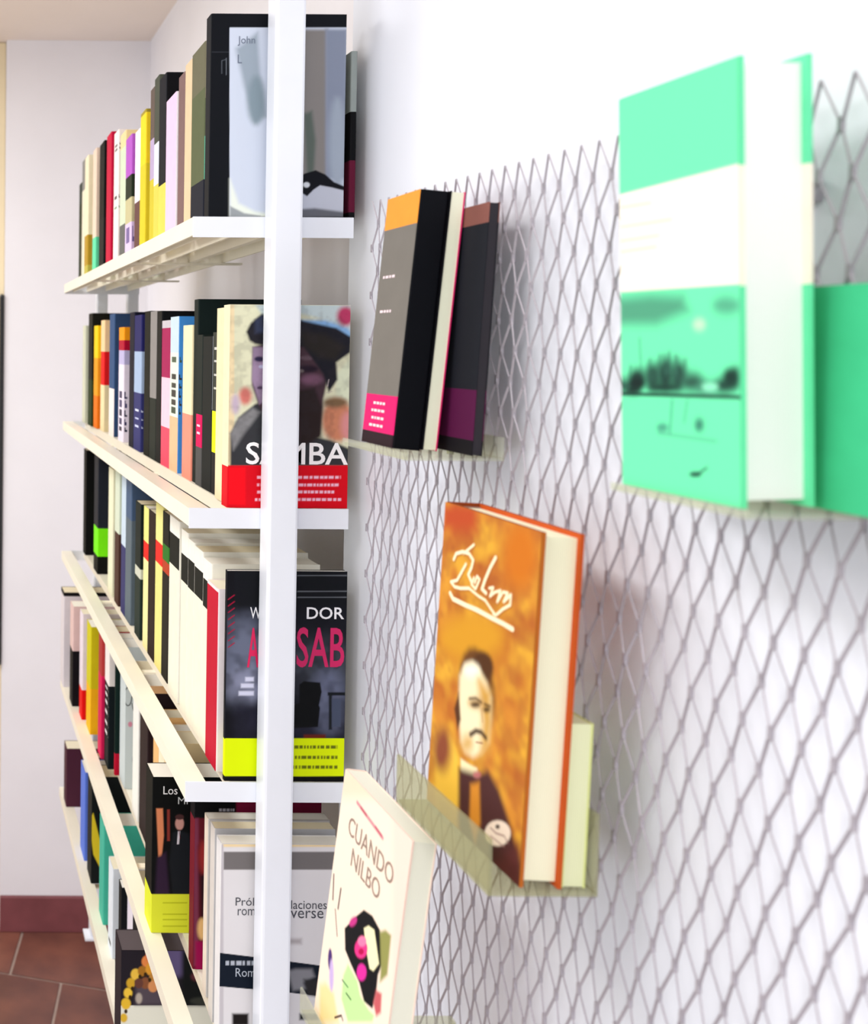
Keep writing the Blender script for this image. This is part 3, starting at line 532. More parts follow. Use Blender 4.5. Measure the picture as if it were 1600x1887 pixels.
        ('poly',[(94.3,10.8),(99.4,10.8),(99.4,7.9),(94.4,7.9)],(246,200,220),0.5),
        ('poly',[(100.6,10.8),(105.1,10.8),(105.1,7.9),(100.7,7.9)],(246,200,220),0.5),
        ('poly',[(106.7,10.9),(111.2,10.9),(111.2,8.0),(106.8,8.0)],(246,200,220),0.5),
        ('poly',[(112.8,10.9),(116.1,10.9),(116.1,8.0),(112.9,8.0)],(246,200,220),0.5),
        ('poly',[(117.6,10.9),(121.0,11.0),(121.1,8.1),(117.7,8.0)],(246,200,220),0.5),
        ('text','SAMBA',19.2,46.4,108.3,23.6,(252,250,250),1),
    ],
    'chair': [
        ('base',(34,36,46)),
        ('poly',[(-1.7,227.3),(8.1,227.4),(10.8,45.6),(0.9,45.5)],(24,24,32),1),
        ('poly',[(48.2,131.7),(46.7,116.8),(41.9,103.6),(34.4,93.7),(25.0,88.5),(15.0,88.4),(5.5,93.5),(-2.4,103.2),(-7.6,116.4),(-9.6,131.3),(-8.0,146.3),(-3.2,159.4),(4.3,169.2),(13.7,174.5),(23.7,174.6),(33.2,169.4),(41.0,159.8),(46.3,146.7)],(120,126,146),22),
        ('poly',[(44.0,104.3),(43.0,98.3),(39.6,93.0),(34.4,89.0),(28.1,86.9),(21.2,86.9),(14.8,88.9),(9.5,92.8),(6.0,98.0),(4.7,104.0),(5.8,110.0),(9.2,115.3),(14.3,119.2),(20.7,121.4),(27.5,121.4),(34.0,119.4),(39.3,115.5),(42.8,110.3)],(150,154,176),14),
        ('poly',[(10.8,81.9),(141.6,82.8),(142.3,46.5),(11.4,45.6)],(50,50,68),10),
        ('poly',[(8.7,227.4),(138.9,228.3),(139.7,187.7),(9.3,186.7)],(26,30,36),6),
        ('poly',[(137.9,126.5),(135.3,116.5),(127.4,107.7),(115.2,101.1),(100.2,97.5),(84.1,97.4),(69.0,100.8),(56.6,107.2),(48.4,115.9),(45.4,125.9),(48.1,135.9),(56.0,144.7),(68.1,151.3),(83.2,154.8),(99.2,154.9),(114.4,151.6),(126.8,145.2),(134.9,136.5)],(80,84,94),18),
        ('poly',[(127.6,88.5),(126.8,76.5),(124.0,66.0),(119.5,58.1),(113.9,53.9),(107.8,53.8),(102.1,58.0),(97.3,65.8),(94.2,76.3),(92.9,88.3),(93.7,100.3),(96.6,110.8),(101.1,118.7),(106.6,122.9),(112.7,122.9),(118.4,118.8),(123.2,111.0),(126.4,100.5)],(120,126,150),12),
        ('noise',(30,30,40),0.45,16,4),
        ('poly',[(74.5,222.0),(127.5,222.4),(127.5,221.3),(74.5,220.9)],(120,124,130),0.3),
        ('poly',[(74.8,205.2),(127.8,205.6),(127.8,204.4),(74.8,204.0)],(120,124,130),0.3),
        ('poly',[(74.9,198.8),(127.9,199.2),(128.0,198.0),(74.9,197.7)],(120,124,130),0.3),
        ('poly',[(78.7,104.5),(83.3,108.1),(100.7,107.0),(102.6,97.1),(99.9,82.5),(101.1,79.6),(99.2,59.1),(72.6,57.7),(71.0,82.3),(79.1,84.7)],(22,24,28),0.8),
        ('poly',[(110.2,94.2),(113.6,94.3),(114.3,56.3),(110.8,56.2)],(40,44,50),1),
        ('poly',[(113.7,89.6),(123.0,89.7),(123.5,59.3),(114.2,59.2)],(90,98,120),1),
        ('poly',[(109.0,96.6),(129.8,96.7),(129.8,93.2),(109.0,93.1)],(34,38,44),0.8),
        ('poly',[(20.8,112.3),(30.0,112.4),(30.1,107.7),(20.9,107.6)],(214,216,234),1.2),
        ('poly',[(16.3,105.3),(30.1,105.4),(30.2,100.7),(16.3,100.6)],(214,216,234),1.2),
        ('poly',[(14.1,97.1),(30.3,97.2),(30.3,92.5),(14.1,92.4)],(214,216,234),1.2),
        ('poly',[(84.3,50.8),(107.4,51.0),(107.5,46.3),(84.3,46.1)],(120,50,36),1.5),
        ('poly',[(-2.5,46.1),(142.3,47.1),(143.0,6.1),(-1.9,5.1)],(226,244,6),0.4),
        ('poly',[(-1.9,5.1),(143.0,6.1),(143.1,0.8),(-1.9,-0.2)],(20,20,22),0.3),
        ('poly',[(70.6,39.0),(73.5,39.0),(73.6,35.5),(70.6,35.5)],(120,130,30),0.5),
        ('poly',[(74.5,39.0),(78.8,39.0),(78.8,35.5),(74.6,35.5)],(120,130,30),0.5),
        ('poly',[(79.7,39.1),(83.5,39.1),(83.5,35.6),(79.8,35.5)],(120,130,30),0.5),
        ('poly',[(84.7,39.1),(86.6,39.1),(86.7,35.6),(84.7,35.6)],(120,130,30),0.5),
        ('poly',[(87.9,39.1),(89.8,39.1),(89.9,35.6),(88.0,35.6)],(120,130,30),0.5),
        ('poly',[(91.1,39.1),(93.1,39.1),(93.1,35.6),(91.1,35.6)],(120,130,30),0.5),
        ('poly',[(94.0,39.2),(97.4,39.2),(97.4,35.7),(94.1,35.6)],(120,130,30),0.5),
        ('poly',[(99.0,39.2),(101.2,39.2),(101.2,35.7),(99.0,35.7)],(120,130,30),0.5),
        ('poly',[(102.2,39.2),(106.4,39.2),(106.4,35.7),(102.3,35.7)],(120,130,30),0.5),
        ('poly',[(108.1,39.3),(112.0,39.3),(112.1,35.8),(108.1,35.7)],(120,130,30),0.5),
        ('poly',[(113.2,39.3),(118.7,39.3),(118.8,35.8),(113.3,35.8)],(120,130,30),0.5),
        ('poly',[(119.6,39.3),(120.4,39.3),(120.4,35.8),(119.7,35.8)],(120,130,30),0.5),
        ('poly',[(70.7,27.9),(73.4,27.9),(73.4,24.4),(70.8,24.3)],(120,130,30),0.5),
        ('poly',[(75.1,27.9),(77.3,27.9),(77.3,24.4),(75.1,24.4)],(120,130,30),0.5),
        ('poly',[(78.8,27.9),(80.8,27.9),(80.9,24.4),(78.8,24.4)],(120,130,30),0.5),
        ('poly',[(81.9,27.9),(87.5,28.0),(87.5,24.5),(82.0,24.4)],(120,130,30),0.5),
        ('poly',[(88.5,28.0),(92.7,28.0),(92.8,24.5),(88.6,24.5)],(120,130,30),0.5),
        ('poly',[(94.0,28.0),(97.5,28.0),(97.5,24.5),(94.0,24.5)],(120,130,30),0.5),
        ('poly',[(98.8,28.1),(101.2,28.1),(101.3,24.6),(98.8,24.5)],(120,130,30),0.5),
        ('poly',[(102.8,28.1),(104.9,28.1),(105.0,24.6),(102.9,24.6)],(120,130,30),0.5),
        ('poly',[(106.0,28.1),(107.8,28.1),(107.8,24.6),(106.0,24.6)],(120,130,30),0.5),
        ('poly',[(108.9,28.1),(112.2,28.2),(112.2,24.6),(108.9,24.6)],(120,130,30),0.5),
        ('poly',[(113.8,28.2),(117.0,28.2),(117.1,24.7),(113.9,24.6)],(120,130,30),0.5),
        ('poly',[(118.0,28.2),(120.6,28.2),(120.6,24.7),(118.1,24.7)],(120,130,30),0.5),
        ('poly',[(70.9,17.3),(74.4,17.3),(74.5,13.8),(71.0,13.8)],(120,130,30),0.5),
        ('poly',[(75.6,17.3),(77.9,17.4),(77.9,13.8),(75.7,13.8)],(120,130,30),0.5),
        ('poly',[(79.5,17.4),(81.3,17.4),(81.3,13.9),(79.6,13.9)],(120,130,30),0.5),
        ('poly',[(82.6,17.4),(87.8,17.4),(87.8,13.9),(82.6,13.9)],(120,130,30),0.5),
        ('poly',[(88.7,17.4),(92.6,17.5),(92.6,13.9),(88.8,13.9)],(120,130,30),0.5),
        ('poly',[(94.0,17.5),(95.9,17.5),(95.9,14.0),(94.0,14.0)],(120,130,30),0.5),
        ('poly',[(97.1,17.5),(101.5,17.5),(101.5,14.0),(97.1,14.0)],(120,130,30),0.5),
        ('poly',[(102.7,17.5),(107.3,17.6),(107.3,14.0),(102.8,14.0)],(120,130,30),0.5),
        ('poly',[(108.3,17.6),(110.9,17.6),(111.0,14.1),(108.3,14.1)],(120,130,30),0.5),
        ('poly',[(111.9,17.6),(115.6,17.6),(115.6,14.1),(111.9,14.1)],(120,130,30),0.5),
        ('poly',[(117.2,17.6),(120.8,17.7),(120.8,14.1),(117.3,14.1)],(120,130,30),0.5),
        ('line',[(1.6,195.4),(7.9,200.1)],1.1,(176,30,74),0.4),
        ('line',[(1.7,188.4),(8.0,193.1)],1.1,(176,30,74),0.4),
        ('line',[(1.8,181.5),(8.1,186.2)],1.1,(176,30,74),0.4),
        ('line',[(2.0,173.9),(8.2,178.6)],1.1,(176,30,74),0.4),
        ('line',[(2.1,166.3),(8.4,171.0)],1.1,(176,30,74),0.4),
        ('line',[(2.2,158.8),(8.5,163.5)],1.1,(176,30,74),0.4),
        ('line',[(2.3,151.2),(8.6,155.9)],1.1,(176,30,74),0.4),
        ('line',[(2.4,144.2),(8.7,148.9)],1.1,(176,30,74),0.4),
        ('text','W',25.0,175.2,11.6,12.2,(240,240,244),0),
        ('text','DOR',85.1,175.1,39.8,12.8,(240,240,244),1),
        ('text','A',22.4,122.8,12.7,42.5,(214,18,84),1),
        ('text','SAB',75.0,123.2,50.8,43.1,(206,24,96),1),
    ],
    'suit': [
        ('base',(16,20,20)),
        ('poly',[(4.7,162.0),(13.1,162.1),(14.9,126.9),(12.5,98.6),(8.3,98.6)],(222,150,110),1.2),
        ('poly',[(18.6,160.7),(22.1,160.7),(22.7,119.9),(19.2,119.9)],(150,70,60),1),
        ('poly',[(6.9,98.6),(18.0,105.7),(22.9,50.7),(4.7,50.5)],(64,44,70),3),
        ('poly',[(40.4,142.6),(40.1,139.7),(39.2,137.1),(37.8,135.2),(36.0,134.2),(34.0,134.2),(32.2,135.2),(30.7,137.1),(29.7,139.6),(29.3,142.5),(29.6,145.4),(30.5,147.9),(32.0,149.8),(33.8,150.8),(35.7,150.9),(37.6,149.9),(39.1,148.0),(40.1,145.5)],(206,160,150),1.2),
        ('poly',[(40.3,151.0),(40.0,149.8),(39.1,148.7),(37.6,147.9),(35.8,147.5),(33.8,147.5),(32.0,147.9),(30.5,148.7),(29.6,149.7),(29.2,150.9),(29.5,152.1),(30.5,153.2),(31.9,154.0),(33.7,154.4),(35.7,154.5),(37.5,154.0),(39.0,153.3),(40.0,152.2)],(90,60,60),1),
        ('poly',[(26.0,130.5),(34.3,134.1),(46.9,129.9),(52.9,98.9),(52.1,50.9),(27.0,50.7),(22.3,91.7)],(38,42,48),2),
        ('poly',[(32.9,132.6),(35.7,132.7),(34.5,115.7),(31.8,115.7)],(220,214,220),0.5),
        ('line',[(34.3,134.1),(35.8,122.8)],0.8,(120,20,40),0.4),
        ('poly',[(-2.2,50.5),(139.9,51.5),(140.8,-5.1),(-1.5,-6.2)],(226,232,70),0.4),
        ('poly',[(14.6,40.0),(46.0,40.2),(46.0,38.8),(14.7,38.6)],(190,196,40),0.6),
        ('poly',[(14.8,25.1),(46.2,25.4),(46.2,23.9),(14.8,23.7)],(190,196,40),0.6),
        ('poly',[(14.9,18.1),(46.3,18.3),(46.3,16.9),(14.9,16.6)],(190,196,40),0.6),
        ('poly',[(15.0,9.6),(46.4,9.8),(46.4,8.4),(15.0,8.1)],(190,196,40),0.6),
        ('text','Los',13.5,180.4,18.1,10.5,(236,236,236),0),
        ('text','Mi',32.5,167.9,12.5,9.1,(200,204,204),0),
    ],
    'wine': [
        ('base',(116,34,50)),
        ('poly',[(-6.1,210.6),(50.2,211.0),(50.5,185.8),(-5.7,185.4)],(22,22,26),1.5),
        ('poly',[(50.2,211.0),(163.9,211.8),(164.4,186.6),(50.5,185.8)],(140,30,74),2),
        ('poly',[(-1.2,185.5),(4.7,185.5),(7.2,4.5),(1.3,4.5)],(140,70,96),2),
        ('poly',[(5.2,151.0),(15.5,164.4),(17.0,58.0),(9.1,57.9)],(60,30,40),4),
        ('poly',[(15.9,137.8),(15.7,131.0),(14.8,125.0),(13.5,120.5),(11.8,118.1),(10.0,118.1),(8.3,120.5),(6.8,124.9),(5.8,130.9),(5.4,137.7),(5.6,144.5),(6.4,150.5),(7.8,155.0),(9.4,157.4),(11.3,157.4),(13.0,155.0),(14.5,150.6),(15.5,144.6)],(170,60,60),5),
        ('poly',[(15.8,50.0),(15.5,45.4),(14.7,41.4),(13.3,38.4),(11.6,36.8),(9.8,36.8),(8.1,38.4),(6.6,41.3),(5.7,45.3),(5.3,49.9),(5.6,54.5),(6.4,58.5),(7.8,61.5),(9.5,63.0),(11.3,63.1),(13.0,61.5),(14.4,58.5),(15.4,54.5)],(240,200,140),3),
        ('poly',[(2.9,34.5),(18.6,34.6),(19.2,-2.1),(3.4,-2.2)],(170,20,96),3),
        ('poly',[(29.4,197.3),(32.5,197.3),(32.6,194.0),(29.5,194.0)],(180,180,190),0.5),
        ('poly',[(33.7,197.3),(37.3,197.3),(37.3,194.0),(33.7,194.0)],(180,180,190),0.5),
        ('poly',[(38.5,197.3),(42.0,197.4),(42.0,194.0),(38.6,194.0)],(180,180,190),0.5),
        ('poly',[(43.2,197.4),(44.6,197.4),(44.7,194.1),(43.3,194.1)],(180,180,190),0.5),
        ('poly',[(45.6,197.4),(47.7,197.4),(47.8,194.1),(45.6,194.1)],(180,180,190),0.5),
    ],
    'label': [
        ('base',(228,226,228)),
        ('poly',[(-4.6,223.0),(147.0,224.1),(147.1,217.6),(-4.5,216.5)],(240,220,180),1),
        ('poly',[(2.5,211.3),(147.2,212.3),(147.6,192.8),(2.8,191.7)],(134,130,130),1),
        ('poly',[(-1.7,219.5),(2.4,219.5),(5.7,-8.8),(1.6,-8.8)],(206,202,206),1),
        ('poly',[(-0.5,100.9),(39.3,96.4),(137.8,84.1),(138.4,50.7),(68.0,58.5),(0.0,64.0)],(26,38,54),0.4),
        ('poly',[(73.5,81.2),(82.2,83.7),(99.8,83.8),(102.9,75.5),(91.3,68.2),(94.9,62.3),(79.7,59.8)],(150,150,156),3),
        ('poly',[(91.2,72.4),(138.0,72.1),(138.5,48.3),(95.0,55.2)],(60,58,62),3),
        ('poly',[(14.5,34.3),(32.1,34.4),(32.3,21.3),(14.7,21.2)],(40,34,34),2),
        ('poly',[(87.2,34.8),(108.2,35.0),(108.4,27.8),(87.3,27.7)],(34,40,40),2),
        ('poly',[(71.8,116.9),(88.1,117.0),(88.2,111.1),(71.8,111.0)],(190,184,186),3),
        ('poly',[(6.6,92.0),(10.2,92.1),(10.3,87.3),(6.7,87.3)],(190,196,206),0.5),
        ('poly',[(12.0,92.1),(16.2,92.1),(16.3,87.4),(12.1,87.3)],(190,196,206),0.5),
        ('poly',[(18.1,92.1),(23.7,92.2),(23.7,87.4),(18.2,87.4)],(190,196,206),0.5),
        ('poly',[(24.9,92.2),(27.3,92.2),(27.4,87.4),(25.0,87.4)],(190,196,206),0.5),
        ('poly',[(29.5,92.2),(33.2,92.2),(33.2,87.5),(29.6,87.5)],(190,196,206),0.5),
        ('poly',[(34.6,92.2),(37.0,92.3),(37.1,87.5),(34.7,87.5)],(190,196,206),0.5),
        ('text','Rom',17.4,74.9,21.1,9.5,(176,184,196),0),
        ('text','Pról',16.3,152.7,19.8,8.9,(70,72,80),0),
        ('text','rom',18.7,142.1,18.7,7.1,(80,82,90),0),
        ('text','olaciones',68.9,149.5,45.6,9.5,(70,72,80),0),
        ('text','averse',69.0,139.4,42.1,8.4,(74,76,84),0),
    ],
    'gilt': [
        ('base',(232,232,220)),
        ('poly',[(-6.3,190.4),(151.6,191.5),(152.8,110.7),(-5.4,109.6)],(48,42,52),0.5),
        ('poly',[(56.1,190.9),(89.2,191.1),(89.7,150.0),(56.6,149.7)],(120,108,150),6),
        ('poly',[(81.9,185.8),(151.7,186.3),(152.8,110.7),(82.9,110.2)],(26,30,32),5),
        ('poly',[(109.6,150.1),(109.2,148.1),(107.9,146.3),(106.0,144.9),(103.6,144.2),(101.0,144.2),(98.6,144.9),(96.7,146.2),(95.4,148.0),(94.9,150.0),(95.3,152.1),(96.6,153.9),(98.5,155.2),(100.9,156.0),(103.4,156.0),(105.8,155.3),(107.8,154.0),(109.1,152.2)],(110,60,70),3),
        ('poly',[(138.0,116.6),(136.7,114.6),(132.9,112.7),(127.1,111.4),(119.9,110.6),(112.2,110.5),(105.0,111.2),(99.1,112.5),(95.2,114.3),(93.9,116.3),(95.2,118.4),(99.0,120.2),(104.8,121.6),(112.0,122.3),(119.7,122.4),(126.9,121.7),(132.8,120.4),(136.7,118.7)],(70,72,66),3),
        ('poly',[(20.0,138.3),(65.6,138.6),(66.0,110.9),(20.3,110.5)],(100,90,100),5),
        ('poly',[(29.1,119.6),(28.8,117.0),(28.1,114.8),(26.9,113.1),(25.5,112.2),(24.0,112.2),(22.5,113.1),(21.3,114.7),(20.5,117.0),(20.2,119.5),(20.5,122.1),(21.2,124.4),(22.4,126.0),(23.8,126.9),(25.3,126.9),(26.8,126.1),(28.0,124.4),(28.8,122.2)],(190,180,170),2),
        ('poly',[(13.7,112.0),(13.3,109.2),(12.2,106.8),(10.5,105.0),(8.3,104.0),(6.0,104.0),(3.8,104.9),(2.1,106.7),(0.9,109.1),(0.5,111.9),(0.8,114.7),(1.9,117.1),(3.7,118.9),(5.8,119.9),(8.1,119.9),(10.3,119.0),(12.1,117.2),(13.3,114.8)],(232,196,70),1.5),
        ('poly',[(9.5,92.5),(9.2,90.3),(8.4,88.4),(7.0,87.0),(5.3,86.2),(3.5,86.2),(1.8,87.0),(0.5,88.4),(-0.5,90.2),(-0.8,92.4),(-0.5,94.5),(0.4,96.5),(1.7,97.9),(3.4,98.6),(5.2,98.6),(6.9,97.9),(8.3,96.5),(9.2,94.6)],(226,190,70),1.5),
        ('poly',[(15.7,127.0),(15.4,124.5),(14.4,122.4),(12.9,120.7),(10.9,119.9),(8.9,119.9),(7.0,120.7),(5.4,122.3),(4.3,124.4),(4.0,126.9),(4.3,129.4),(5.3,131.5),(6.8,133.2),(8.7,134.0),(10.8,134.0),(12.7,133.2),(14.3,131.6),(15.3,129.4)],(240,206,84),1.5),
        ('poly',[(19.2,140.5),(18.9,138.0),(17.9,135.9),(16.4,134.2),(14.5,133.4),(12.4,133.4),(10.5,134.2),(8.9,135.8),(7.9,138.0),(7.5,140.4),(7.8,142.9),(8.8,145.0),(10.3,146.7),(12.3,147.5),(14.3,147.5),(16.2,146.7),(17.8,145.1),(18.9,142.9)],(214,176,60),1.5),
        ('poly',[(26.5,152.5),(26.1,149.8),(25.0,147.3),(23.2,145.5),(21.1,144.5),(18.8,144.5),(16.6,145.5),(14.8,147.2),(13.6,149.7),(13.2,152.4),(13.6,155.2),(14.7,157.6),(16.4,159.4),(18.6,160.4),(20.9,160.4),(23.1,159.5),(24.8,157.7),(26.0,155.3)],(236,200,90),1.5),
        ('poly',[(34.5,157.1),(34.2,154.6),(33.2,152.4),(31.6,150.8),(29.7,150.0),(27.7,149.9),(25.7,150.8),(24.2,152.4),(23.1,154.5),(22.7,157.0),(23.0,159.4),(24.0,161.6),(25.6,163.2),(27.5,164.1),(29.5,164.1),(31.5,163.3),(33.1,161.7),(34.1,159.5)],(180,130,50),1.5),
        ('poly',[(40.9,170.6),(40.6,167.8),(39.5,165.4),(37.7,163.6),(35.6,162.6),(33.3,162.6),(31.1,163.5),(29.3,165.3),(28.1,167.7),(27.7,170.5),(28.1,173.2),(29.2,175.7),(30.9,177.5),(33.1,178.5),(35.4,178.5),(37.5,177.5),(39.3,175.8),(40.5,173.3)],(230,150,90),1.5),
        ('poly',[(44.5,178.1),(44.2,175.6),(43.2,173.5),(41.7,171.8),(39.7,171.0),(37.7,171.0),(35.8,171.8),(34.2,173.4),(33.1,175.5),(32.8,178.0),(33.1,180.4),(34.1,182.6),(35.6,184.2),(37.5,185.1),(39.6,185.1),(41.5,184.3),(43.1,182.7),(44.1,180.5)],(220,130,96),1.5),
        ('poly',[(47.7,160.2),(47.3,157.1),(46.0,154.4),(44.1,152.4),(41.7,151.3),(39.2,151.3),(36.8,152.3),(34.8,154.3),(33.5,157.0),(33.0,160.0),(33.4,163.1),(34.6,165.8),(36.6,167.8),(38.9,168.9),(41.5,168.9),(43.9,167.9),(45.9,165.9),(47.2,163.2)],(226,170,70),1.5),
        ('poly',[(51.5,148.2),(51.2,145.4),(50.0,143.0),(48.3,141.2),(46.1,140.2),(43.8,140.2),(41.7,141.1),(39.9,142.9),(38.7,145.4),(38.3,148.1),(38.6,150.9),(39.8,153.3),(41.5,155.1),(43.6,156.1),(45.9,156.1),(48.1,155.2),(49.9,153.4),(51.1,151.0)],(200,150,80),1.5),
        ('poly',[(39.8,140.6),(39.5,137.9),(38.4,135.4),(36.6,133.6),(34.5,132.6),(32.2,132.6),(30.0,133.6),(28.2,135.4),(27.0,137.8),(26.6,140.5),(27.0,143.3),(28.1,145.8),(29.8,147.6),(32.0,148.5),(34.3,148.6),(36.4,147.6),(38.2,145.8),(39.4,143.4)],(150,100,70),1.5),
        ('poly',[(30.3,140.6),(30.0,138.1),(29.0,135.9),(27.4,134.3),(25.5,133.5),(23.5,133.4),(21.5,134.3),(19.9,135.9),(18.9,138.0),(18.5,140.5),(18.8,142.9),(19.8,145.1),(21.4,146.7),(23.3,147.6),(25.3,147.6),(27.3,146.8),(28.8,145.2),(29.9,143.0)],(120,80,70),1.5),
        ('poly',[(50.2,136.2),(49.8,133.5),(48.7,131.0),(47.0,129.2),(44.8,128.2),(42.5,128.2),(40.4,129.1),(38.6,130.9),(37.4,133.4),(37.0,136.1),(37.3,138.9),(38.4,141.3),(40.2,143.2),(42.3,144.1),(44.6,144.1),(46.8,143.2),(48.6,141.4),(49.8,139.0)],(220,160,110),1.5),
        ('poly',[(17.9,133.0),(17.7,132.0),(17.4,131.1),(16.8,130.4),(16.1,130.0),(15.3,130.0),(14.6,130.4),(14.0,131.0),(13.6,131.9),(13.4,133.0),(13.6,134.0),(13.9,134.9),(14.5,135.6),(15.2,135.9),(16.0,135.9),(16.7,135.6),(17.3,134.9),(17.7,134.0)],(70,50,20),1),
        ('poly',[(28.0,149.5),(27.8,148.5),(27.5,147.6),(26.9,146.9),(26.2,146.6),(25.4,146.6),(24.7,146.9),(24.1,147.6),(23.7,148.5),(23.5,149.5),(23.7,150.5),(24.0,151.4),(24.6,152.1),(25.3,152.5),(26.1,152.5),(26.8,152.1),(27.4,151.5),(27.8,150.6)],(70,50,20),1),
        ('poly',[(35.3,152.6),(35.2,151.6),(34.8,150.7),(34.2,150.0),(33.5,149.6),(32.7,149.6),(32.0,150.0),(31.4,150.6),(31.0,151.5),(30.9,152.6),(31.0,153.6),(31.4,154.5),(31.9,155.2),(32.7,155.5),(33.4,155.5),(34.1,155.2),(34.7,154.5),(35.1,153.6)],(70,50,20),1),
        ('poly',[(41.3,145.1),(41.1,144.1),(40.8,143.2),(40.2,142.5),(39.5,142.2),(38.7,142.2),(38.0,142.5),(37.4,143.2),(37.0,144.1),(36.8,145.1),(37.0,146.1),(37.3,147.0),(37.9,147.7),(38.6,148.1),(39.4,148.1),(40.1,147.7),(40.7,147.1),(41.1,146.2)],(70,50,20),1),
        ('poly',[(15.1,121.0),(14.9,120.0),(14.6,119.1),(14.0,118.4),(13.3,118.0),(12.5,118.0),(11.8,118.4),(11.2,119.0),(10.8,119.9),(10.6,121.0),(10.8,122.0),(11.1,122.9),(11.7,123.6),(12.4,123.9),(13.2,123.9),(13.9,123.6),(14.5,122.9),(14.9,122.0)],(70,50,20),1),
        ('poly',[(9.4,101.5),(9.3,100.4),(8.9,99.5),(8.3,98.9),(7.6,98.5),(6.9,98.5),(6.1,98.8),(5.5,99.5),(5.1,100.4),(5.0,101.4),(5.1,102.5),(5.5,103.4),(6.1,104.0),(6.8,104.4),(7.5,104.4),(8.3,104.1),(8.9,103.4),(9.3,102.5)],(70,50,20),1),
    ],
    'mint': [
        ('base',(126,234,184)),
        ('poly',[(-5.3,155.9),(85.0,158.1),(84.5,103.4),(-6.1,103.9)],(250,244,228),0.5),
        ('line',[(1.5,149.1),(23.4,148.4)],1.1,(206,202,190),0.7),
        ('line',[(1.3,138.7),(37.7,138.1)],1.1,(206,202,190),0.7),
        ('line',[(1.2,131.2),(29.0,131.1)],1.1,(206,202,190),0.7),
        ('line',[(1.1,125.4),(27.0,125.6)],1.1,(206,202,190),0.7),
        ('poly',[(-1.8,100.5),(22.8,101.3),(45.2,99.4),(48.6,92.1),(26.5,85.8),(-2.0,86.4)],(96,170,140),5),
        ('poly',[(79.6,93.5),(79.1,92.2),(77.8,91.0),(75.8,90.2),(73.3,89.8),(70.7,89.9),(68.2,90.4),(66.1,91.4),(64.8,92.7),(64.3,94.1),(64.8,95.5),(66.2,96.7),(68.2,97.5),(70.8,97.9),(73.4,97.7),(75.9,97.1),(77.8,96.2),(79.1,94.9)],(100,180,148),4),
        ('poly',[(58.9,85.2),(58.7,84.4),(58.1,83.6),(57.2,83.0),(56.0,82.7),(54.9,82.7),(53.7,83.1),(52.8,83.7),(52.2,84.5),(52.0,85.4),(52.3,86.3),(52.9,87.0),(53.8,87.6),(54.9,87.9),(56.1,87.9),(57.2,87.5),(58.1,86.9),(58.7,86.1)],(200,250,200),3),
        ('poly',[(8.5,53.9),(8.0,52.5),(6.9,51.2),(5.1,50.2),(2.9,49.6),(0.5,49.5),(-1.7,49.9),(-3.6,50.7),(-4.7,51.9),(-5.1,53.3),(-4.7,54.7),(-3.5,56.0),(-1.6,57.0),(0.6,57.6),(3.0,57.7),(5.2,57.3),(6.9,56.4),(8.1,55.3)],(60,110,94),4),
        ('poly',[(19.0,57.7),(18.6,55.8),(17.5,54.0),(15.8,52.7),(13.7,51.9),(11.4,51.8),(9.3,52.4),(7.5,53.6),(6.4,55.3),(6.0,57.3),(6.4,59.3),(7.6,61.0),(9.4,62.4),(11.6,63.1),(13.8,63.2),(15.9,62.6),(17.6,61.3),(18.7,59.7)],(40,80,70),3.5),
        ('poly',[(29.9,59.2),(29.5,56.8),(28.5,54.6),(26.8,52.9),(24.8,51.9),(22.6,51.8),(20.6,52.6),(18.9,54.1),(17.8,56.3),(17.5,58.8),(17.9,61.4),(19.0,63.6),(20.7,65.3),(22.8,66.2),(25.0,66.2),(27.0,65.4),(28.6,63.8),(29.6,61.7)],(52,98,84),4),
        ('poly',[(38.9,61.2),(38.5,58.4),(37.5,55.9),(35.9,54.0),(33.9,52.9),(31.8,52.8),(29.9,53.7),(28.3,55.5),(27.2,58.0),(26.9,60.8),(27.3,63.7),(28.4,66.2),(30.1,68.1),(32.0,69.1),(34.1,69.1),(36.1,68.2),(37.6,66.4),(38.6,64.0)],(44,84,74),4),
        ('poly',[(47.6,60.4),(47.2,57.8),(46.2,55.5),(44.6,53.8),(42.7,52.8),(40.7,52.7),(38.8,53.5),(37.3,55.1),(36.3,57.4),(36.0,60.0),(36.3,62.6),(37.4,65.0),(39.0,66.7),(40.9,67.6),(42.9,67.7),(44.8,66.8),(46.3,65.2),(47.2,62.9)],(50,92,80),4),
        ('poly',[(57.9,57.6),(57.5,56.0),(56.3,54.5),(54.4,53.4),(52.2,52.7),(49.8,52.6),(47.5,53.0),(45.6,54.0),(44.4,55.4),(43.9,57.0),(44.4,58.7),(45.7,60.2),(47.6,61.3),(49.9,62.0),(52.3,62.1),(54.5,61.6),(56.3,60.6),(57.5,59.2)],(60,108,92),4),
        ('poly',[(65.9,55.3),(65.5,54.3),(64.5,53.3),(62.9,52.5),(60.9,52.1),(58.8,51.9),(56.8,52.2),(55.2,52.8),(54.1,53.7),(53.8,54.8),(54.2,55.9),(55.2,56.9),(56.9,57.7),(58.9,58.1),(61.0,58.2),(62.9,57.9),(64.5,57.3),(65.5,56.4)],(80,140,118),4),
        ('poly',[(77.4,56.9),(77.0,55.5),(75.9,54.2),(74.2,53.2),(72.1,52.7),(69.9,52.5),(67.8,52.9),(66.1,53.7),(64.9,54.9),(64.6,56.3),(65.0,57.7),(66.1,59.0),(67.9,60.0),(70.0,60.6),(72.2,60.6),(74.3,60.2),(75.9,59.4),(77.0,58.2)],(46,88,76),3.5),
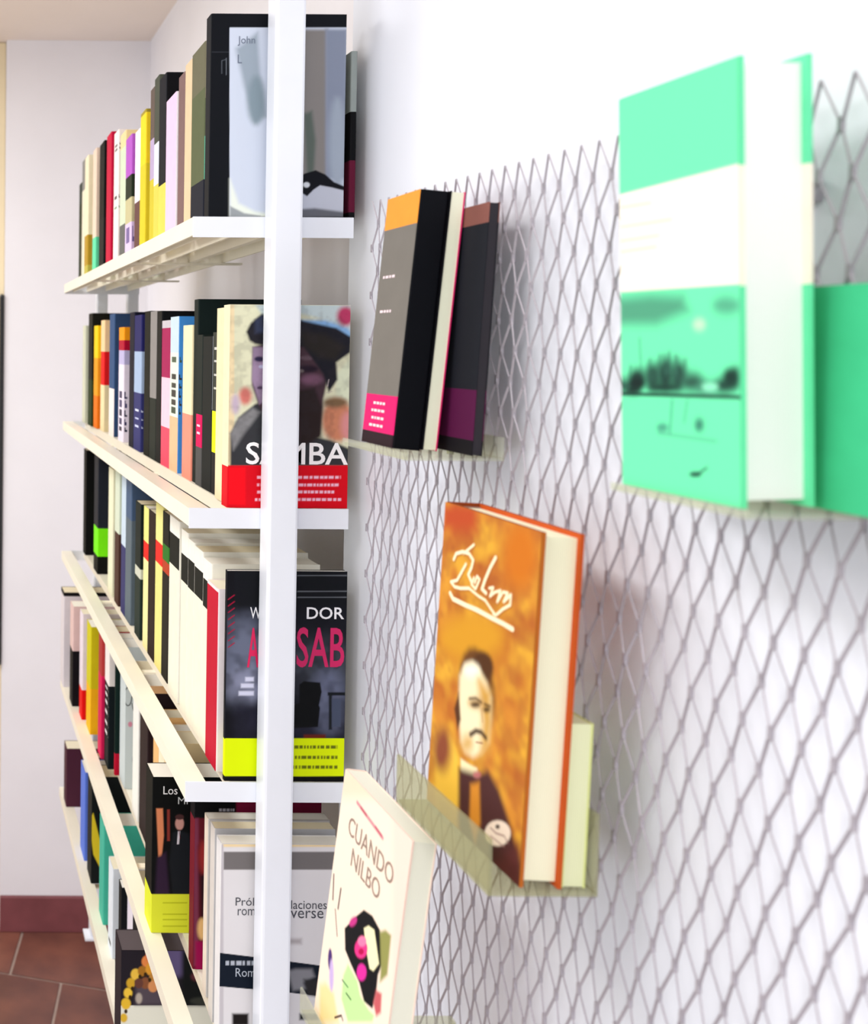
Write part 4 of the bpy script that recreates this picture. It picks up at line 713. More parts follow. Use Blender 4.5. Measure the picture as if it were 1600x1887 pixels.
        ('poly',[(79.9,60.5),(79.7,58.8),(79.1,57.2),(78.3,56.1),(77.3,55.4),(76.2,55.4),(75.2,55.9),(74.3,57.0),(73.8,58.5),(73.6,60.2),(73.8,62.0),(74.4,63.5),(75.3,64.7),(76.3,65.3),(77.4,65.3),(78.4,64.7),(79.2,63.7),(79.7,62.2)],(40,76,68),3),
        ('poly',[(15.0,51.9),(14.6,50.9),(13.6,50.0),(12.1,49.3),(10.2,48.8),(8.2,48.7),(6.3,49.0),(4.8,49.5),(3.7,50.4),(3.4,51.3),(3.8,52.3),(4.8,53.3),(6.4,54.0),(8.3,54.4),(10.3,54.5),(12.2,54.2),(13.7,53.7),(14.6,52.8)],(26,56,52),3),
        ('poly',[(43.2,54.3),(42.5,53.4),(40.6,52.5),(37.7,51.7),(34.1,51.2),(30.1,51.0),(26.4,51.1),(23.3,51.6),(21.3,52.4),(20.6,53.3),(21.3,54.3),(23.3,55.2),(26.5,56.0),(30.2,56.4),(34.1,56.6),(37.8,56.4),(40.7,55.9),(42.6,55.2)],(34,68,62),3),
        ('line',[(20.6,56.7),(21.9,68.0)],0.8,(64,112,98),1.2),
        ('line',[(27.6,59.2),(28.9,70.3)],0.8,(64,112,98),1.2),
        ('line',[(34.5,61.1),(35.7,72.0)],0.8,(64,112,98),1.2),
        ('line',[(39.6,59.0),(40.9,69.9)],0.8,(64,112,98),1.2),
        ('line',[(45.4,57.6),(46.6,68.4)],0.8,(64,112,98),1.2),
        ('line',[(5.9,52.6),(7.4,64.3)],0.8,(64,112,98),1.2),
        ('line',[(-4.3,48.9),(80.4,51.5)],1.8,(28,60,56),0.6),
        ('poly',[(17.8,55.4),(17.5,54.2),(16.5,53.2),(15.0,52.3),(13.1,51.8),(11.1,51.8),(9.3,52.1),(7.7,52.8),(6.7,53.8),(6.4,55.0),(6.8,56.2),(7.8,57.2),(9.3,58.1),(11.2,58.6),(13.2,58.6),(15.0,58.3),(16.5,57.6),(17.5,56.6)],(26,52,50),2.5),
        ('poly',[(77.4,60.9),(77.2,59.5),(76.5,58.3),(75.5,57.3),(74.3,56.8),(72.9,56.7),(71.7,57.2),(70.7,58.0),(70.0,59.2),(69.8,60.6),(70.1,62.0),(70.7,63.3),(71.8,64.2),(73.0,64.7),(74.3,64.7),(75.6,64.3),(76.6,63.4),(77.2,62.2)],(34,70,62),2.5),
        ('poly',[(66.5,55.6),(66.2,55.0),(65.4,54.4),(64.2,54.0),(62.7,53.7),(61.1,53.6),(59.5,53.7),(58.3,54.1),(57.5,54.6),(57.2,55.2),(57.5,55.9),(58.3,56.4),(59.6,56.9),(61.1,57.2),(62.7,57.2),(64.2,57.1),(65.5,56.7),(66.3,56.2)],(160,240,205),2),
        ('line',[(15.5,60.5),(14.5,79.0)],0.7,(70,130,110),0.6),
        ('line',[(33.0,61.0),(32.0,70.6)],0.7,(70,130,110),0.6),
        ('line',[(36.7,61.1),(35.7,70.7)],0.7,(70,130,110),0.6),
        ('line',[(40.4,61.2),(39.4,70.7)],0.7,(70,130,110),0.6),
        ('line',[(37.3,47.5),(35.6,30.9)],1,(80,160,134),0.8),
        ('line',[(47.4,48.1),(45.2,37.2)],0.8,(90,170,140),0.8),
        ('poly',[(57.7,36.9),(57.5,35.8),(57.0,34.8),(56.3,34.1),(55.4,33.6),(54.4,33.5),(53.5,33.8),(52.8,34.5),(52.3,35.4),(52.2,36.4),(52.4,37.6),(52.9,38.5),(53.6,39.3),(54.5,39.8),(55.5,39.8),(56.4,39.5),(57.1,38.9),(57.5,38.0)],(70,140,120),2.5),
        ('line',[(27.7,30.2),(65.0,29.8)],0.8,(100,180,150),1.2),
        ('poly',[(34.1,33.6),(33.9,32.8),(33.2,32.1),(32.2,31.5),(31.0,31.1),(29.7,31.0),(28.4,31.1),(27.4,31.5),(26.8,32.2),(26.5,32.9),(26.8,33.7),(27.5,34.4),(28.5,35.0),(29.7,35.4),(31.1,35.5),(32.3,35.3),(33.3,34.9),(33.9,34.3)],(90,170,144),2),
        ('poly',[(56.1,12.8),(55.8,12.3),(55.2,11.8),(54.2,11.4),(52.9,11.1),(51.6,10.9),(50.3,10.9),(49.3,11.0),(48.6,11.4),(48.4,11.8),(48.7,12.3),(49.3,12.8),(50.4,13.2),(51.6,13.5),(52.9,13.7),(54.2,13.7),(55.2,13.5),(55.8,13.2)],(30,70,60),1),
        ('line',[(54.7,13.2),(59.5,16.4)],1,(40,84,72),0.6),
    ],
    'orange': [
        ('base',(212,150,64)),
        ('noise',(178,100,46),0.7,34,1),
        ('noise',(230,186,72),0.75,26,2),
        ('noise',(160,84,52),0.4,14,5),
        ('poly',[(-4.7,221.4),(43.1,229.3),(45.5,208.9),(-2.0,199.6)],(190,90,50),9),
        ('poly',[(114.7,207.2),(114.4,200.1),(112.2,193.4),(108.2,187.9),(102.9,184.1),(96.9,182.5),(90.9,183.5),(85.6,187.0),(81.7,192.5),(79.8,199.4),(80.1,206.9),(82.5,213.8),(86.9,219.5),(92.4,223.0),(98.5,224.2),(104.4,222.8),(109.4,219.2),(112.9,213.8)],(206,128,40),10),
        ('poly',[(85.7,147.2),(84.2,140.6),(78.4,133.3),(68.8,126.1),(56.3,119.7),(42.2,115.0),(28.1,112.6),(15.9,113.0),(7.3,116.3),(3.7,122.1),(5.6,129.6),(12.8,137.7),(24.1,145.3),(37.8,151.5),(52.1,155.4),(65.2,156.9),(75.8,155.8),(82.8,152.4)],(212,160,52),12),
        ('poly',[(9.0,47.2),(27.2,58.7),(40.3,48.6),(46.2,24.3),(43.3,-11.8),(12.9,-15.5)],(236,196,84),5),
        ('poly',[(29.7,49.9),(29.7,44.5),(28.2,39.2),(25.6,34.5),(21.9,31.0),(17.8,29.2),(13.7,29.3),(10.0,31.2),(7.3,34.9),(5.9,39.9),(6.0,45.5),(7.6,51.0),(10.4,55.7),(14.1,59.1),(18.3,60.8),(22.3,60.5),(25.9,58.4),(28.4,54.7)],(150,88,62),8),
        ('poly',[(78.2,111.8),(80.0,102.8),(79.3,93.8),(76.1,85.9),(70.7,79.9),(63.6,76.6),(55.7,76.4),(47.9,79.5),(41.2,85.5),(36.5,93.9),(34.4,103.5),(35.2,113.1),(38.9,121.4),(44.8,127.3),(52.2,130.1),(60.2,129.7),(67.7,126.1),(73.9,119.9)],(120,80,40),4),
        ('poly',[(75.6,124.1),(75.3,120.2),(73.4,116.3),(70.4,112.7),(66.3,110.0),(61.8,108.4),(57.4,108.2),(53.6,109.4),(50.8,111.8),(49.6,115.3),(49.9,119.3),(51.9,123.4),(55.2,126.9),(59.3,129.6),(63.9,131.1),(68.2,131.1),(71.9,129.9),(74.4,127.4)],(96,62,34),3),
        ('poly',[(35.0,104.6),(41.0,115.1),(50.5,119.7),(60.4,117.1),(69.1,111.9),(75.3,103.9),(76.9,89.9),(76.1,74.3),(68.1,63.5),(58.0,56.2),(48.2,55.8),(41.8,60.8),(36.8,78.1)],(240,228,194),3.5),
        ('poly',[(56.9,112.1),(74.9,107.4),(78.6,86.9),(76.7,69.7),(67.0,61.6),(66.8,86.0)],(206,164,84),7),
        ('poly',[(56.9,65.2),(56.8,63.0),(55.8,60.8),(54.2,58.8),(52.1,57.2),(49.7,56.2),(47.4,55.9),(45.5,56.5),(44.1,57.7),(43.4,59.5),(43.6,61.7),(44.6,64.0),(46.2,66.0),(48.4,67.6),(50.7,68.6),(53.0,68.8),(54.9,68.2),(56.3,67.0)],(214,180,120),6),
        ('poly',[(69.4,98.0),(68.9,96.8),(67.2,95.3),(64.6,93.7),(61.2,92.0),(57.5,90.6),(54.0,89.7),(51.1,89.2),(49.1,89.4),(48.3,90.2),(48.9,91.4),(50.6,93.0),(53.4,94.7),(56.9,96.3),(60.5,97.7),(64.0,98.6),(66.8,99.0),(68.7,98.8)],(196,160,104),5),
        ('poly',[(59.1,116.6),(58.8,115.0),(57.3,113.1),(54.9,111.3),(51.9,109.7),(48.7,108.6),(45.5,108.0),(42.8,108.1),(41.0,108.9),(40.2,110.2),(40.6,111.9),(42.1,113.8),(44.6,115.7),(47.6,117.2),(50.9,118.3),(54.1,118.8),(56.6,118.7),(58.4,117.9)],(250,246,226),5),
        ('poly',[(62.4,94.3),(62.2,93.6),(61.4,92.7),(60.0,91.8),(58.3,90.9),(56.5,90.2),(54.7,89.8),(53.2,89.6),(52.2,89.8),(51.8,90.3),(52.1,91.1),(53.0,92.0),(54.3,92.9),(56.1,93.8),(57.9,94.5),(59.6,94.9),(61.1,95.0),(62.1,94.8)],(84,62,44),2.2),
        ('poly',[(75.0,95.7),(74.8,95.0),(74.2,94.3),(73.2,93.5),(72.0,92.8),(70.7,92.3),(69.4,92.0),(68.4,92.0),(67.6,92.3),(67.3,92.8),(67.5,93.5),(68.1,94.3),(69.1,95.1),(70.3,95.8),(71.6,96.3),(72.9,96.5),(73.9,96.5),(74.7,96.2)],(80,58,40),2.2),
        ('line',[(49.3,93.6),(57.3,96.9),(64.2,96.5)],1.6,(90,64,44),1.5),
        ('line',[(68.2,96.9),(74.7,97.8)],1.4,(90,64,44),1.4),
        ('line',[(64.7,92.6),(67.0,84.2)],0.9,(170,130,80),0.4),
        ('line',[(53.5,70.2),(59.9,75.4),(66.5,77.0),(72.0,75.5)],3.2,(74,50,36),1.8),
        ('line',[(60.8,67.9),(68.6,70.4)],0.9,(150,90,70),0.4),
        ('poly',[(35.0,92.9),(40.0,75.5),(36.7,66.4),(30.6,79.6)],(100,64,40),2),
        ('poly',[(43.2,49.1),(55.9,50.0),(64.1,51.4),(67.5,45.5),(56.1,36.5),(44.2,40.7)],(240,230,190),1.5),
        ('poly',[(41.2,41.3),(64.5,47.8),(77.0,55.6),(90.6,48.8),(104.6,34.3),(118.8,13.9),(120.9,-5.5),(51.9,-22.6),(44.8,12.1)],(92,56,56),4),
        ('poly',[(57.5,37.2),(67.8,43.4),(72.1,18.0),(67.3,0.8),(59.1,11.6)],(214,150,60),3),
        ('poly',[(69.1,49.2),(68.9,48.3),(68.2,47.3),(67.1,46.3),(65.6,45.4),(64.0,44.7),(62.5,44.3),(61.3,44.2),(60.4,44.5),(60.0,45.1),(60.2,45.9),(60.9,46.9),(62.1,48.0),(63.5,48.9),(65.1,49.6),(66.6,50.0),(67.9,50.0),(68.7,49.8)],(190,120,120),2),
        ('poly',[(87.1,-3.4),(114.6,25.4),(123.4,-2.3),(84.8,-11.9)],(110,60,60),6),
        ('poly',[(105.3,23.5),(102.5,19.8),(98.6,16.2),(93.8,13.2),(88.8,11.0),(84.2,10.0),(80.6,10.4),(78.4,12.1),(77.9,15.0),(79.3,18.5),(82.2,22.4),(86.4,26.0),(91.3,29.0),(96.2,31.0),(100.6,31.8),(104.1,31.3),(106.1,29.6),(106.5,26.9)],(236,220,206),1),
        ('line',[(84.3,20.5),(90.8,20.2),(99.8,23.0),(105.0,20.4)],0.9,(150,110,110),0.4),
        ('line',[(84.9,15.4),(100.6,16.3)],0.8,(160,120,120),0.4),
        ('poly',[(94.5,26.3),(94.4,25.8),(94.0,25.2),(93.4,24.6),(92.6,24.0),(91.8,23.6),(91.0,23.4),(90.4,23.4),(89.9,23.5),(89.7,23.9),(89.8,24.5),(90.1,25.1),(90.8,25.7),(91.5,26.3),(92.3,26.7),(93.1,26.9),(93.8,26.9),(94.3,26.7)],(60,40,40),1),
        ('line',[(43.7,199.0),(37.8,194.9),(30.9,190.0)],1.9,(170,110,50),1.0),
        ('line',[(42.5,199.5),(36.7,195.4),(29.7,190.5)],1.9,(252,240,206),0.4),
        ('line',[(18.5,183.1),(21.2,187.8),(29.7,191.1),(38.2,191.6),(43.9,188.3),(42.4,182.9),(38.9,176.9),(43.6,173.0)],2.4,(170,110,50),1.0),
        ('line',[(17.2,183.6),(20.0,188.4),(28.5,191.6),(37.1,192.1),(42.8,188.8),(41.3,183.4),(37.8,177.4),(42.5,173.5)],2.4,(252,240,206),0.4),
        ('line',[(34.9,183.4),(28.4,174.4),(24.6,169.4),(16.6,166.3),(21.9,164.1),(29.6,164.9),(41.1,167.8)],2.2,(170,110,50),1.0),
        ('line',[(33.8,183.9),(27.2,174.9),(23.4,169.9),(15.3,166.8),(20.7,164.6),(28.4,165.4),(39.9,168.3)],2.2,(252,240,206),0.4),
        ('line',[(46.3,176.5),(43.8,171.3),(49.2,169.3),(53.5,177.1),(50.2,178.5),(47.7,173.5)],1.9,(170,110,50),1.0),
        ('line',[(45.2,177.0),(42.7,171.8),(48.1,169.8),(52.4,177.6),(49.1,179.0),(46.6,173.9)],1.9,(252,240,206),0.4),
        ('line',[(71.1,196.1),(65.2,187.7),(60.3,178.8),(57.2,171.4),(62.3,170.0)],2.6,(170,110,50),1.0),
        ('line',[(70.0,196.6),(64.2,188.2),(59.3,179.3),(56.1,171.9),(61.3,170.4)],2.6,(252,240,206),0.4),
        ('line',[(65.8,174.1),(70.5,175.9),(67.4,169.1),(72.7,173.2),(79.1,175.9),(76.2,167.7),(81.1,174.3)],1.8,(170,110,50),1.0),
        ('line',[(64.8,174.6),(69.5,176.3),(66.3,169.5),(71.7,173.7),(78.1,176.4),(75.2,168.1),(80.1,174.8)],1.8,(252,240,206),0.4),
        ('line',[(81.9,175.6),(87.4,176.5),(83.5,169.6),(91.1,176.4),(90.9,169.5),(83.2,164.7),(76.3,159.1),(72.5,158.5)],1.9,(170,110,50),1.0),
        ('line',[(80.9,176.1),(86.4,176.9),(82.6,170.1),(90.1,176.8),(90.0,170.0),(82.2,165.2),(75.3,159.5),(71.5,159.0)],1.9,(252,240,206),0.4),
        ('line',[(41.1,167.8),(53.8,165.5),(61.9,164.9),(70.3,160.6),(75.4,158.3)],1.8,(170,110,50),1.0),
        ('line',[(39.9,168.3),(52.7,166.0),(60.9,165.4),(69.3,161.1),(74.4,158.7)],1.8,(252,240,206),0.4),
        ('line',[(16.4,158.0),(20.8,155.0),(38.3,155.2),(52.9,155.8),(70.9,155.4),(84.2,155.5),(95.3,155.0)],3.2,(170,110,50),1.0),
        ('line',[(15.2,158.5),(19.6,155.5),(37.2,155.6),(51.8,156.2),(69.9,155.8),(83.2,155.9),(94.3,155.4)],3.2,(252,240,206),0.4),
    ],
    'pink': [
        ('base',(247,230,214)),
        ('poly',[(-7.5,210.2),(115.9,265.0),(121.3,245.1),(-0.1,187.3)],(244,220,198),8),
        ('poly',[(88.2,218.6),(123.8,236.1),(161.1,99.4),(129.0,76.3)],(246,220,208),8),
        ('line',[(29.5,197.2),(78.9,192.4)],3.0,(214,150,160),1.2),
        ('line',[(37.2,196.4),(48.1,195.3)],2,(196,100,116),1),
        ('line',[(65.6,194.4),(76.7,193.1)],2,(200,100,120),1),
        ('poly',[(36.4,94.3),(52.1,113.3),(64.3,126.4),(78.8,130.2),(93.0,127.6),(101.3,115.9),(102.5,106.4),(99.0,96.1),(99.9,82.0),(97.3,68.4),(83.2,64.5),(72.1,72.1),(54.5,75.9),(42.0,79.6)],(24,26,34),1),
        ('poly',[(68.2,113.8),(75.0,120.0),(84.6,122.4),(90.0,115.4),(98.2,104.4),(91.4,94.0),(85.2,92.1),(75.0,102.9)],(244,240,200),1),
        ('poly',[(78.2,103.4),(78.3,100.8),(77.1,97.7),(74.9,94.5),(71.8,91.5),(68.2,89.2),(64.6,87.8),(61.4,87.5),(58.9,88.4),(57.6,90.3),(57.5,93.0),(58.7,96.1),(61.0,99.4),(64.2,102.3),(67.8,104.6),(71.4,105.9),(74.5,106.1),(76.9,105.3)],(236,70,150),1.4),
        ('poly',[(74.7,107.3),(74.7,105.8),(73.9,103.9),(72.3,101.9),(70.2,100.1),(67.8,98.6),(65.5,97.6),(63.4,97.3),(61.8,97.6),(61.0,98.6),(61.0,100.2),(61.9,102.0),(63.5,104.0),(65.6,105.9),(68.0,107.4),(70.4,108.3),(72.4,108.6),(74.0,108.3)],(246,140,180),1.2),
        ('poly',[(72.9,97.7),(72.8,96.8),(72.3,95.7),(71.3,94.4),(70.0,93.3),(68.5,92.3),(67.0,91.7),(65.7,91.5),(64.8,91.6),(64.3,92.2),(64.3,93.2),(64.9,94.3),(65.9,95.5),(67.2,96.7),(68.7,97.6),(70.2,98.3),(71.4,98.5),(72.4,98.3)],(190,10,90),1),
        ('poly',[(81.2,86.5),(81.3,84.2),(80.6,81.6),(79.0,79.0),(76.7,76.6),(74.1,74.9),(71.4,73.9),(68.9,73.8),(67.0,74.7),(65.9,76.4),(65.8,78.7),(66.6,81.4),(68.2,84.0),(70.5,86.4),(73.2,88.1),(75.9,89.0),(78.3,89.1),(80.1,88.2)],(226,60,170),1.4),
        ('poly',[(54.3,109.5),(52.9,107.3),(51.0,105.2),(48.9,103.4),(46.9,102.1),(45.1,101.5),(43.8,101.6),(43.2,102.4),(43.3,103.9),(44.1,105.9),(45.5,108.0),(47.4,110.1),(49.5,111.9),(51.6,113.2),(53.3,113.8),(54.6,113.7),(55.2,112.8),(55.1,111.4)],(206,70,150),1.6),
        ('poly',[(49.9,72.8),(68.7,71.3),(76.3,64.3),(92.0,63.9),(101.4,66.1),(99.9,59.9),(62.4,33.1),(46.5,41.5),(44.5,59.8)],(200,240,170),2),
        ('poly',[(93.4,126.4),(101.3,132.7),(110.4,134.0),(112.5,105.0),(103.2,93.0),(101.3,104.9)],(160,160,100),2),
        ('poly',[(99.2,84.4),(108.0,87.5),(110.3,74.5),(104.3,67.4),(97.6,73.0)],(206,110,116),2),
        ('poly',[(5.1,25.3),(15.0,33.6),(32.6,35.9),(47.0,22.0),(14.1,-1.4)],(246,222,170),4),
        ('poly',[(21.8,58.6),(22.4,55.8),(22.5,53.0),(22.1,50.6),(21.1,48.9),(19.8,48.0),(18.2,48.0),(16.6,49.1),(15.1,51.0),(14.0,53.5),(13.4,56.3),(13.3,59.1),(13.7,61.5),(14.7,63.3),(16.1,64.1),(17.7,64.0),(19.3,63.0),(20.7,61.1)],(90,60,130),1.5),
        ('poly',[(28.0,48.9),(29.1,44.8),(29.5,40.9),(29.4,37.7),(28.6,35.5),(27.2,34.6),(25.5,35.1),(23.7,36.9),(21.9,40.0),(20.3,43.7),(19.2,47.9),(18.8,51.8),(18.9,55.1),(19.8,57.3),(21.1,58.1),(22.8,57.6),(24.7,55.7),(26.5,52.6)],(206,186,226),2),
        ('line',[(4.5,121.9),(8.7,102.8)],2.2,(104,74,82),0.5),
        ('line',[(20.7,118.7),(20.3,101.5)],2.2,(90,60,70),0.5),
        ('line',[(15.5,97.8),(25.0,80.8)],1.6,(130,96,98),0.5),
        ('line',[(43.9,55.5),(55.0,56.7)],1.2,(40,90,70),0.6),
        ('line',[(53.1,50.7),(62.2,51.5)],1.4,(50,70,60),0.6),
        ('line',[(39.6,20.7),(50.2,29.9),(53.6,28.3)],1.6,(80,56,50),0.6),
        ('text','CUANDO',20.2,166.7,82.3,15.3,(150,128,116),0),
        ('text','NILBO',32.5,145.4,53.0,15.0,(150,128,116),0),
    ],
    'ring': [
        ('base',(208,216,216)),
        ('line',[(10.9,158.7),(10.0,150.4),(7.5,144.6),(4.1,142.9),(0.8,145.8),(-1.4,152.6),(-1.9,161.1),(-0.6,168.9),(2.3,173.7),(5.8,174.0),(8.9,169.8)],1.6,(60,66,66),0.6),
        ('line',[(11.0,147.5),(13.9,134.5)],1.4,(70,74,74),0.5),
        ('poly',[(12.4,111.2),(12.2,109.7),(11.6,108.2),(10.6,107.2),(9.4,106.6),(8.1,106.6),(6.9,107.2),(5.9,108.2),(5.3,109.6),(5.0,111.2),(5.2,112.8),(5.8,114.2),(6.8,115.2),(8.0,115.8),(9.3,115.8),(10.5,115.3),(11.5,114.2),(12.1,112.8)],(216,150,170),1.2),
        ('poly',[(18.6,50.7),(18.5,48.1),(18.1,45.9),(17.3,44.2),(16.4,43.3),(15.5,43.3),(14.6,44.2),(13.8,45.9),(13.3,48.1),(13.1,50.7),(13.2,53.2),(13.7,55.5),(14.4,57.1),(15.3,58.0),(16.3,58.0),(17.2,57.2),(17.9,55.5),(18.5,53.3)],(150,150,160),1.2),
    ],
    'diamond': [
        ('base',(30,34,36)),
        ('poly',[(-5.0,119.5),(2.9,133.9),(18.8,70.5),(19.3,24.3),(3.8,55.0)],(232,208,60),1),
    ],
}


# ------------------------------------------------------------------ bookshelf
M_metal = mat('white_enamel', (234, 238, 246), rough=0.32, noise=0.015, scale=20, spec=0.5)
M_metal_warm = mat('ivory_enamel', (240, 234, 216), rough=0.35, noise=0.02, scale=20, spec=0.5)
Y0, Y1 = 1.030, 2.195
LEVELS = [1.795, 1.488, 1.195, 0.905, 0.655]
unit = empty('bookshelf', (0.345, 1.6, 0))
tag(unit, 'white metal bookshelf with five slotted shelves full of books', 'bookshelf')


def upost(x0, x1, y0, y1, za, zb):
    mb = MB().box(x0, x1, y0, y1, za, zb)
    o = mb.build('post', M_metal, unit, bevel=0.003)
    o.matrix_parent_inverse = Matrix.Translation((-0.345, -1.6, 0))
    # foot plate
    fo = MB().box(x0 - 0.012, x1 + 0.012, y0 - 0.006, y1 + 0.006, za, za + 0.005).build('foot_plate', M_metal, o)
    return o


upost(0.3275, 0.3585, 1.000, 1.0285, 0.0, 2.42)
upost(0.3275, 0.3520, 2.199, 2.227, 0.30, 1.79)
upost(0.3960, 0.4215, 2.199, 2.227, 0.30, 1.79)
for k, z in enumerate(LEVELS):
    sh = MB()
    slats = [(0.303, 0.336), (0.345, 0.385), (0.394, 0.4215)]
    x0, x1 = slats[0]
    sh.box(x0, x1, Y0, Y1, z - 0.0035, z).box(x0, x0 + 0.003, Y0, Y1, z - 0.016, z - 0.0035)
    s = sh.build('shelf', M_metal_warm, unit)
    s.matrix_parent_inverse = Matrix.Translation((-0.345, -1.6, 0))
    for x0, x1 in slats[1:]:
        MB().box(x0, x1, Y0, Y1, z - 0.0035, z).box(x0, x0 + 0.003, Y0, Y1, z - 0.014, z - 0.0035).build('slat', M_metal_warm, s)
    # front rail: a folded channel standing 28 mm in front of the tray
    MB().box(0.253, 0.275, Y0, Y1, z - 0.003, z).box(0.253, 0.2556, Y0, Y1, z - 0.019, z - 0.003).box(0.2722, 0.275, Y0, Y1, z - 0.016, z - 0.003).build('front_rail', M_metal_warm, s)
    for ya, yb in ((Y0 - 0.0015, Y0), (Y1, Y1 + 0.0015)):
        MB().box(0.253, 0.4215, ya, yb, z - 0.021, z + 0.0005).build('end_plate', M_metal, s)
    for yb in (1.42, 1.81):
        MB().box(0.256, 0.4215, yb, yb + 0.012, z - 0.0175, z - 0.0145).build('cross_brace', M_metal_warm, s)


# ------------------------------------------------------------------ books
def cover_mesh(d, t, h, bt, cuts, cols):
    """U-shaped cover (front board, rounded spine, back board) cut into levels.
    cols(face, level) -> material index, face in front/spine/back"""
    c = min(0.0018, t * 0.2)
    P = [(d, 0), (c, 0), (c * 0.3, c * 0.3), (0, c), (0, t - c), (c * 0.3, t - c * 0.3), (c, t), (d, t),
         (d, t - bt), (bt * 1.2, t - bt), (bt * 1.2, bt), (d, bt)]
    face = ['front', 'front', 'spine', 'spine', 'spine', 'back', 'back', 'back', 'back', 'spine', 'front', 'front']
    n = len(P)
    V, F, MI = [], [], []
    zs = [0.0] + [u * h for u in cuts]
    for z in zs:
        V += [(x, y, z) for x, y in P]
    for L in range(len(zs) - 1):
        for i in range(n):
            j = (i + 1) % n
            F.append((L * n + i, L * n + j, (L + 1) * n + j, (L + 1) * n + i))
            MI.append(cols(face[i], L))
    caps = [(0, 1, 10, 11), (1, 2, 3, 10), (3, 4, 9, 10), (4, 5, 6, 9), (6, 7, 8, 9)]
    top = (len(zs) - 1) * n
    for q in caps:
        F.append(tuple(q[::-1]))
        MI.append(cols('spine', 0))
        F.append(tuple(top + k for k in q))
        MI.append(cols('spine', len(zs) - 2))
    return V, F, MI


def make_book(b, loc, rot, label, group, lv, front=None, back=None, spine=None):
    d, t, h = b['d'], b['t'], b['h']
    hard = b.get('hard')
    bt = (0.0024 if hard else 0.0009) if t > 0.008 else 0.0005
    front = front or lv
    back = back or front
    front = [(1.0, front)] if not isinstance(front[0], (list, tuple)) else front
    back = [(1.0, back)] if not isinstance(back[0], (list, tuple)) else back
    spine = spine or lv
    cuts = sorted({u for L in (spine, front, back) for u, _ in L})
    palette = []

    def idx(c):
        c = tuple(c)
        if c not in palette:
            palette.append(c)
        return palette.index(c)

    def cols(fc, L):
        mid = ((cuts[L - 1] if L else 0) + cuts[L]) / 2
        src = {'front': front, 'back': back, 'spine': spine}[fc]
        for u, c in src:
            if mid <= u:
                return idx(c)
        return idx(src[-1][1])
    V, F, MI = cover_mesh(d, t, h, bt, cuts, cols)
    root = empty('book', loc, rot)
    tag(root, label, 'book', group)
    me = bpy.data.meshes.new('cover')
    me.from_pydata(V, [], F)
    for c in palette:
        me.materials.append(mat('cover_stock', ink(c), rough=0.6, spec=0.08, noise=0.04, scale=60))
    me.polygons.foreach_set('material_index', MI)
    me.update()
    bm = bmesh.new()
    bm.from_mesh(me)
    bmesh.ops.recalc_face_normals(bm, faces=bm.faces)
    bm.to_mesh(me)
    bm.free()
    cv = bpy.data.objects.new('cover', me)
    COL.objects.link(cv)
    cv.parent = root
    ov = 0.0032 if hard else 0.0006
    MB().box(bt * 1.2, d - ov, bt, t - bt, ov, h - ov).build('page_block', paper_mat(b.get('pages', (240, 232, 206))), root)
    if hard:
        hb = MB().box(bt * 1.25, bt * 1.25 + 0.002, bt, t - bt, h - ov, h - ov + 0.0008)
        hb.build('headband', mat('headband_cloth', (150, 120, 110), rough=0.8), root)
    if 'marks' in b:
        mk = MB()
        pal, mi = [], 0
        rr = random.Random(int(loc[1] * 1000))
        for u0, u1, c in b['marks']:
            if c not in pal:
                pal.append(c)
            if 'mw' in b:
                w = b['mw']
                x0, x1 = w * rr.uniform(0.15, 0.3), w * rr.uniform(0.6, 0.8)
                um = u0 + (u1 - u0) * rr.uniform(0.25, 0.6)
                for a0, a1, c0, c1 in ((x0, x1, u0, um), (x0, x0 + (x1 - x0) * 0.4, um, u1)):
                    mk.quad((a0, -0.0003, c0 * h), (a1, -0.0003, c0 * h), (a1, -0.0003, c1 * h), (a0, -0.0003, c1 * h), pal.index(c))
            y0, y1 = t * 0.25, t * 0.75
            mk.quad((-0.0003, y1, u0 * h), (-0.0003, y0, u0 * h), (-0.0003, y0, u1 * h), (-0.0003, y1, u1 * h), pal.index(c))
        mk.build('spine_lettering', [mat('ink', c) for c in pal], root)['kind'] = 'stuff'
    return root


# ---- printed covers: a fine grid whose vertices carry the ink colours, painted in cover millimetres
def seg_dist(px, pz, a, b):
    ax, az = a
    bx, bz = b
    dx, dz = bx - ax, bz - az
    L = dx * dx + dz * dz + 1e-9
    s = np.clip(((px - ax) * dx + (pz - az) * dz) / L, 0, 1)
    return np.hypot(px - ax - s * dx, pz - az - s * dz)


def sstep(x):
    x = np.clip(x, 0, 1)
    return x * x * (3 - 2 * x)


def vnoise(px, pz, scale, seed):
    rs = np.random.RandomState(seed)
    G = rs.rand(64, 64)
    x, z = px / scale + 20, pz / scale + 20
    i, j = np.floor(x).astype(int), np.floor(z).astype(int)
    u, v = sstep(x - i), sstep(z - j)
    g = lambda a, b: G[a % 64, b % 64]
    return (g(i, j) * (1 - u) + g(i + 1, j) * u) * (1 - v) + (g(i, j + 1) * (1 - u) + g(i + 1, j + 1) * u) * v


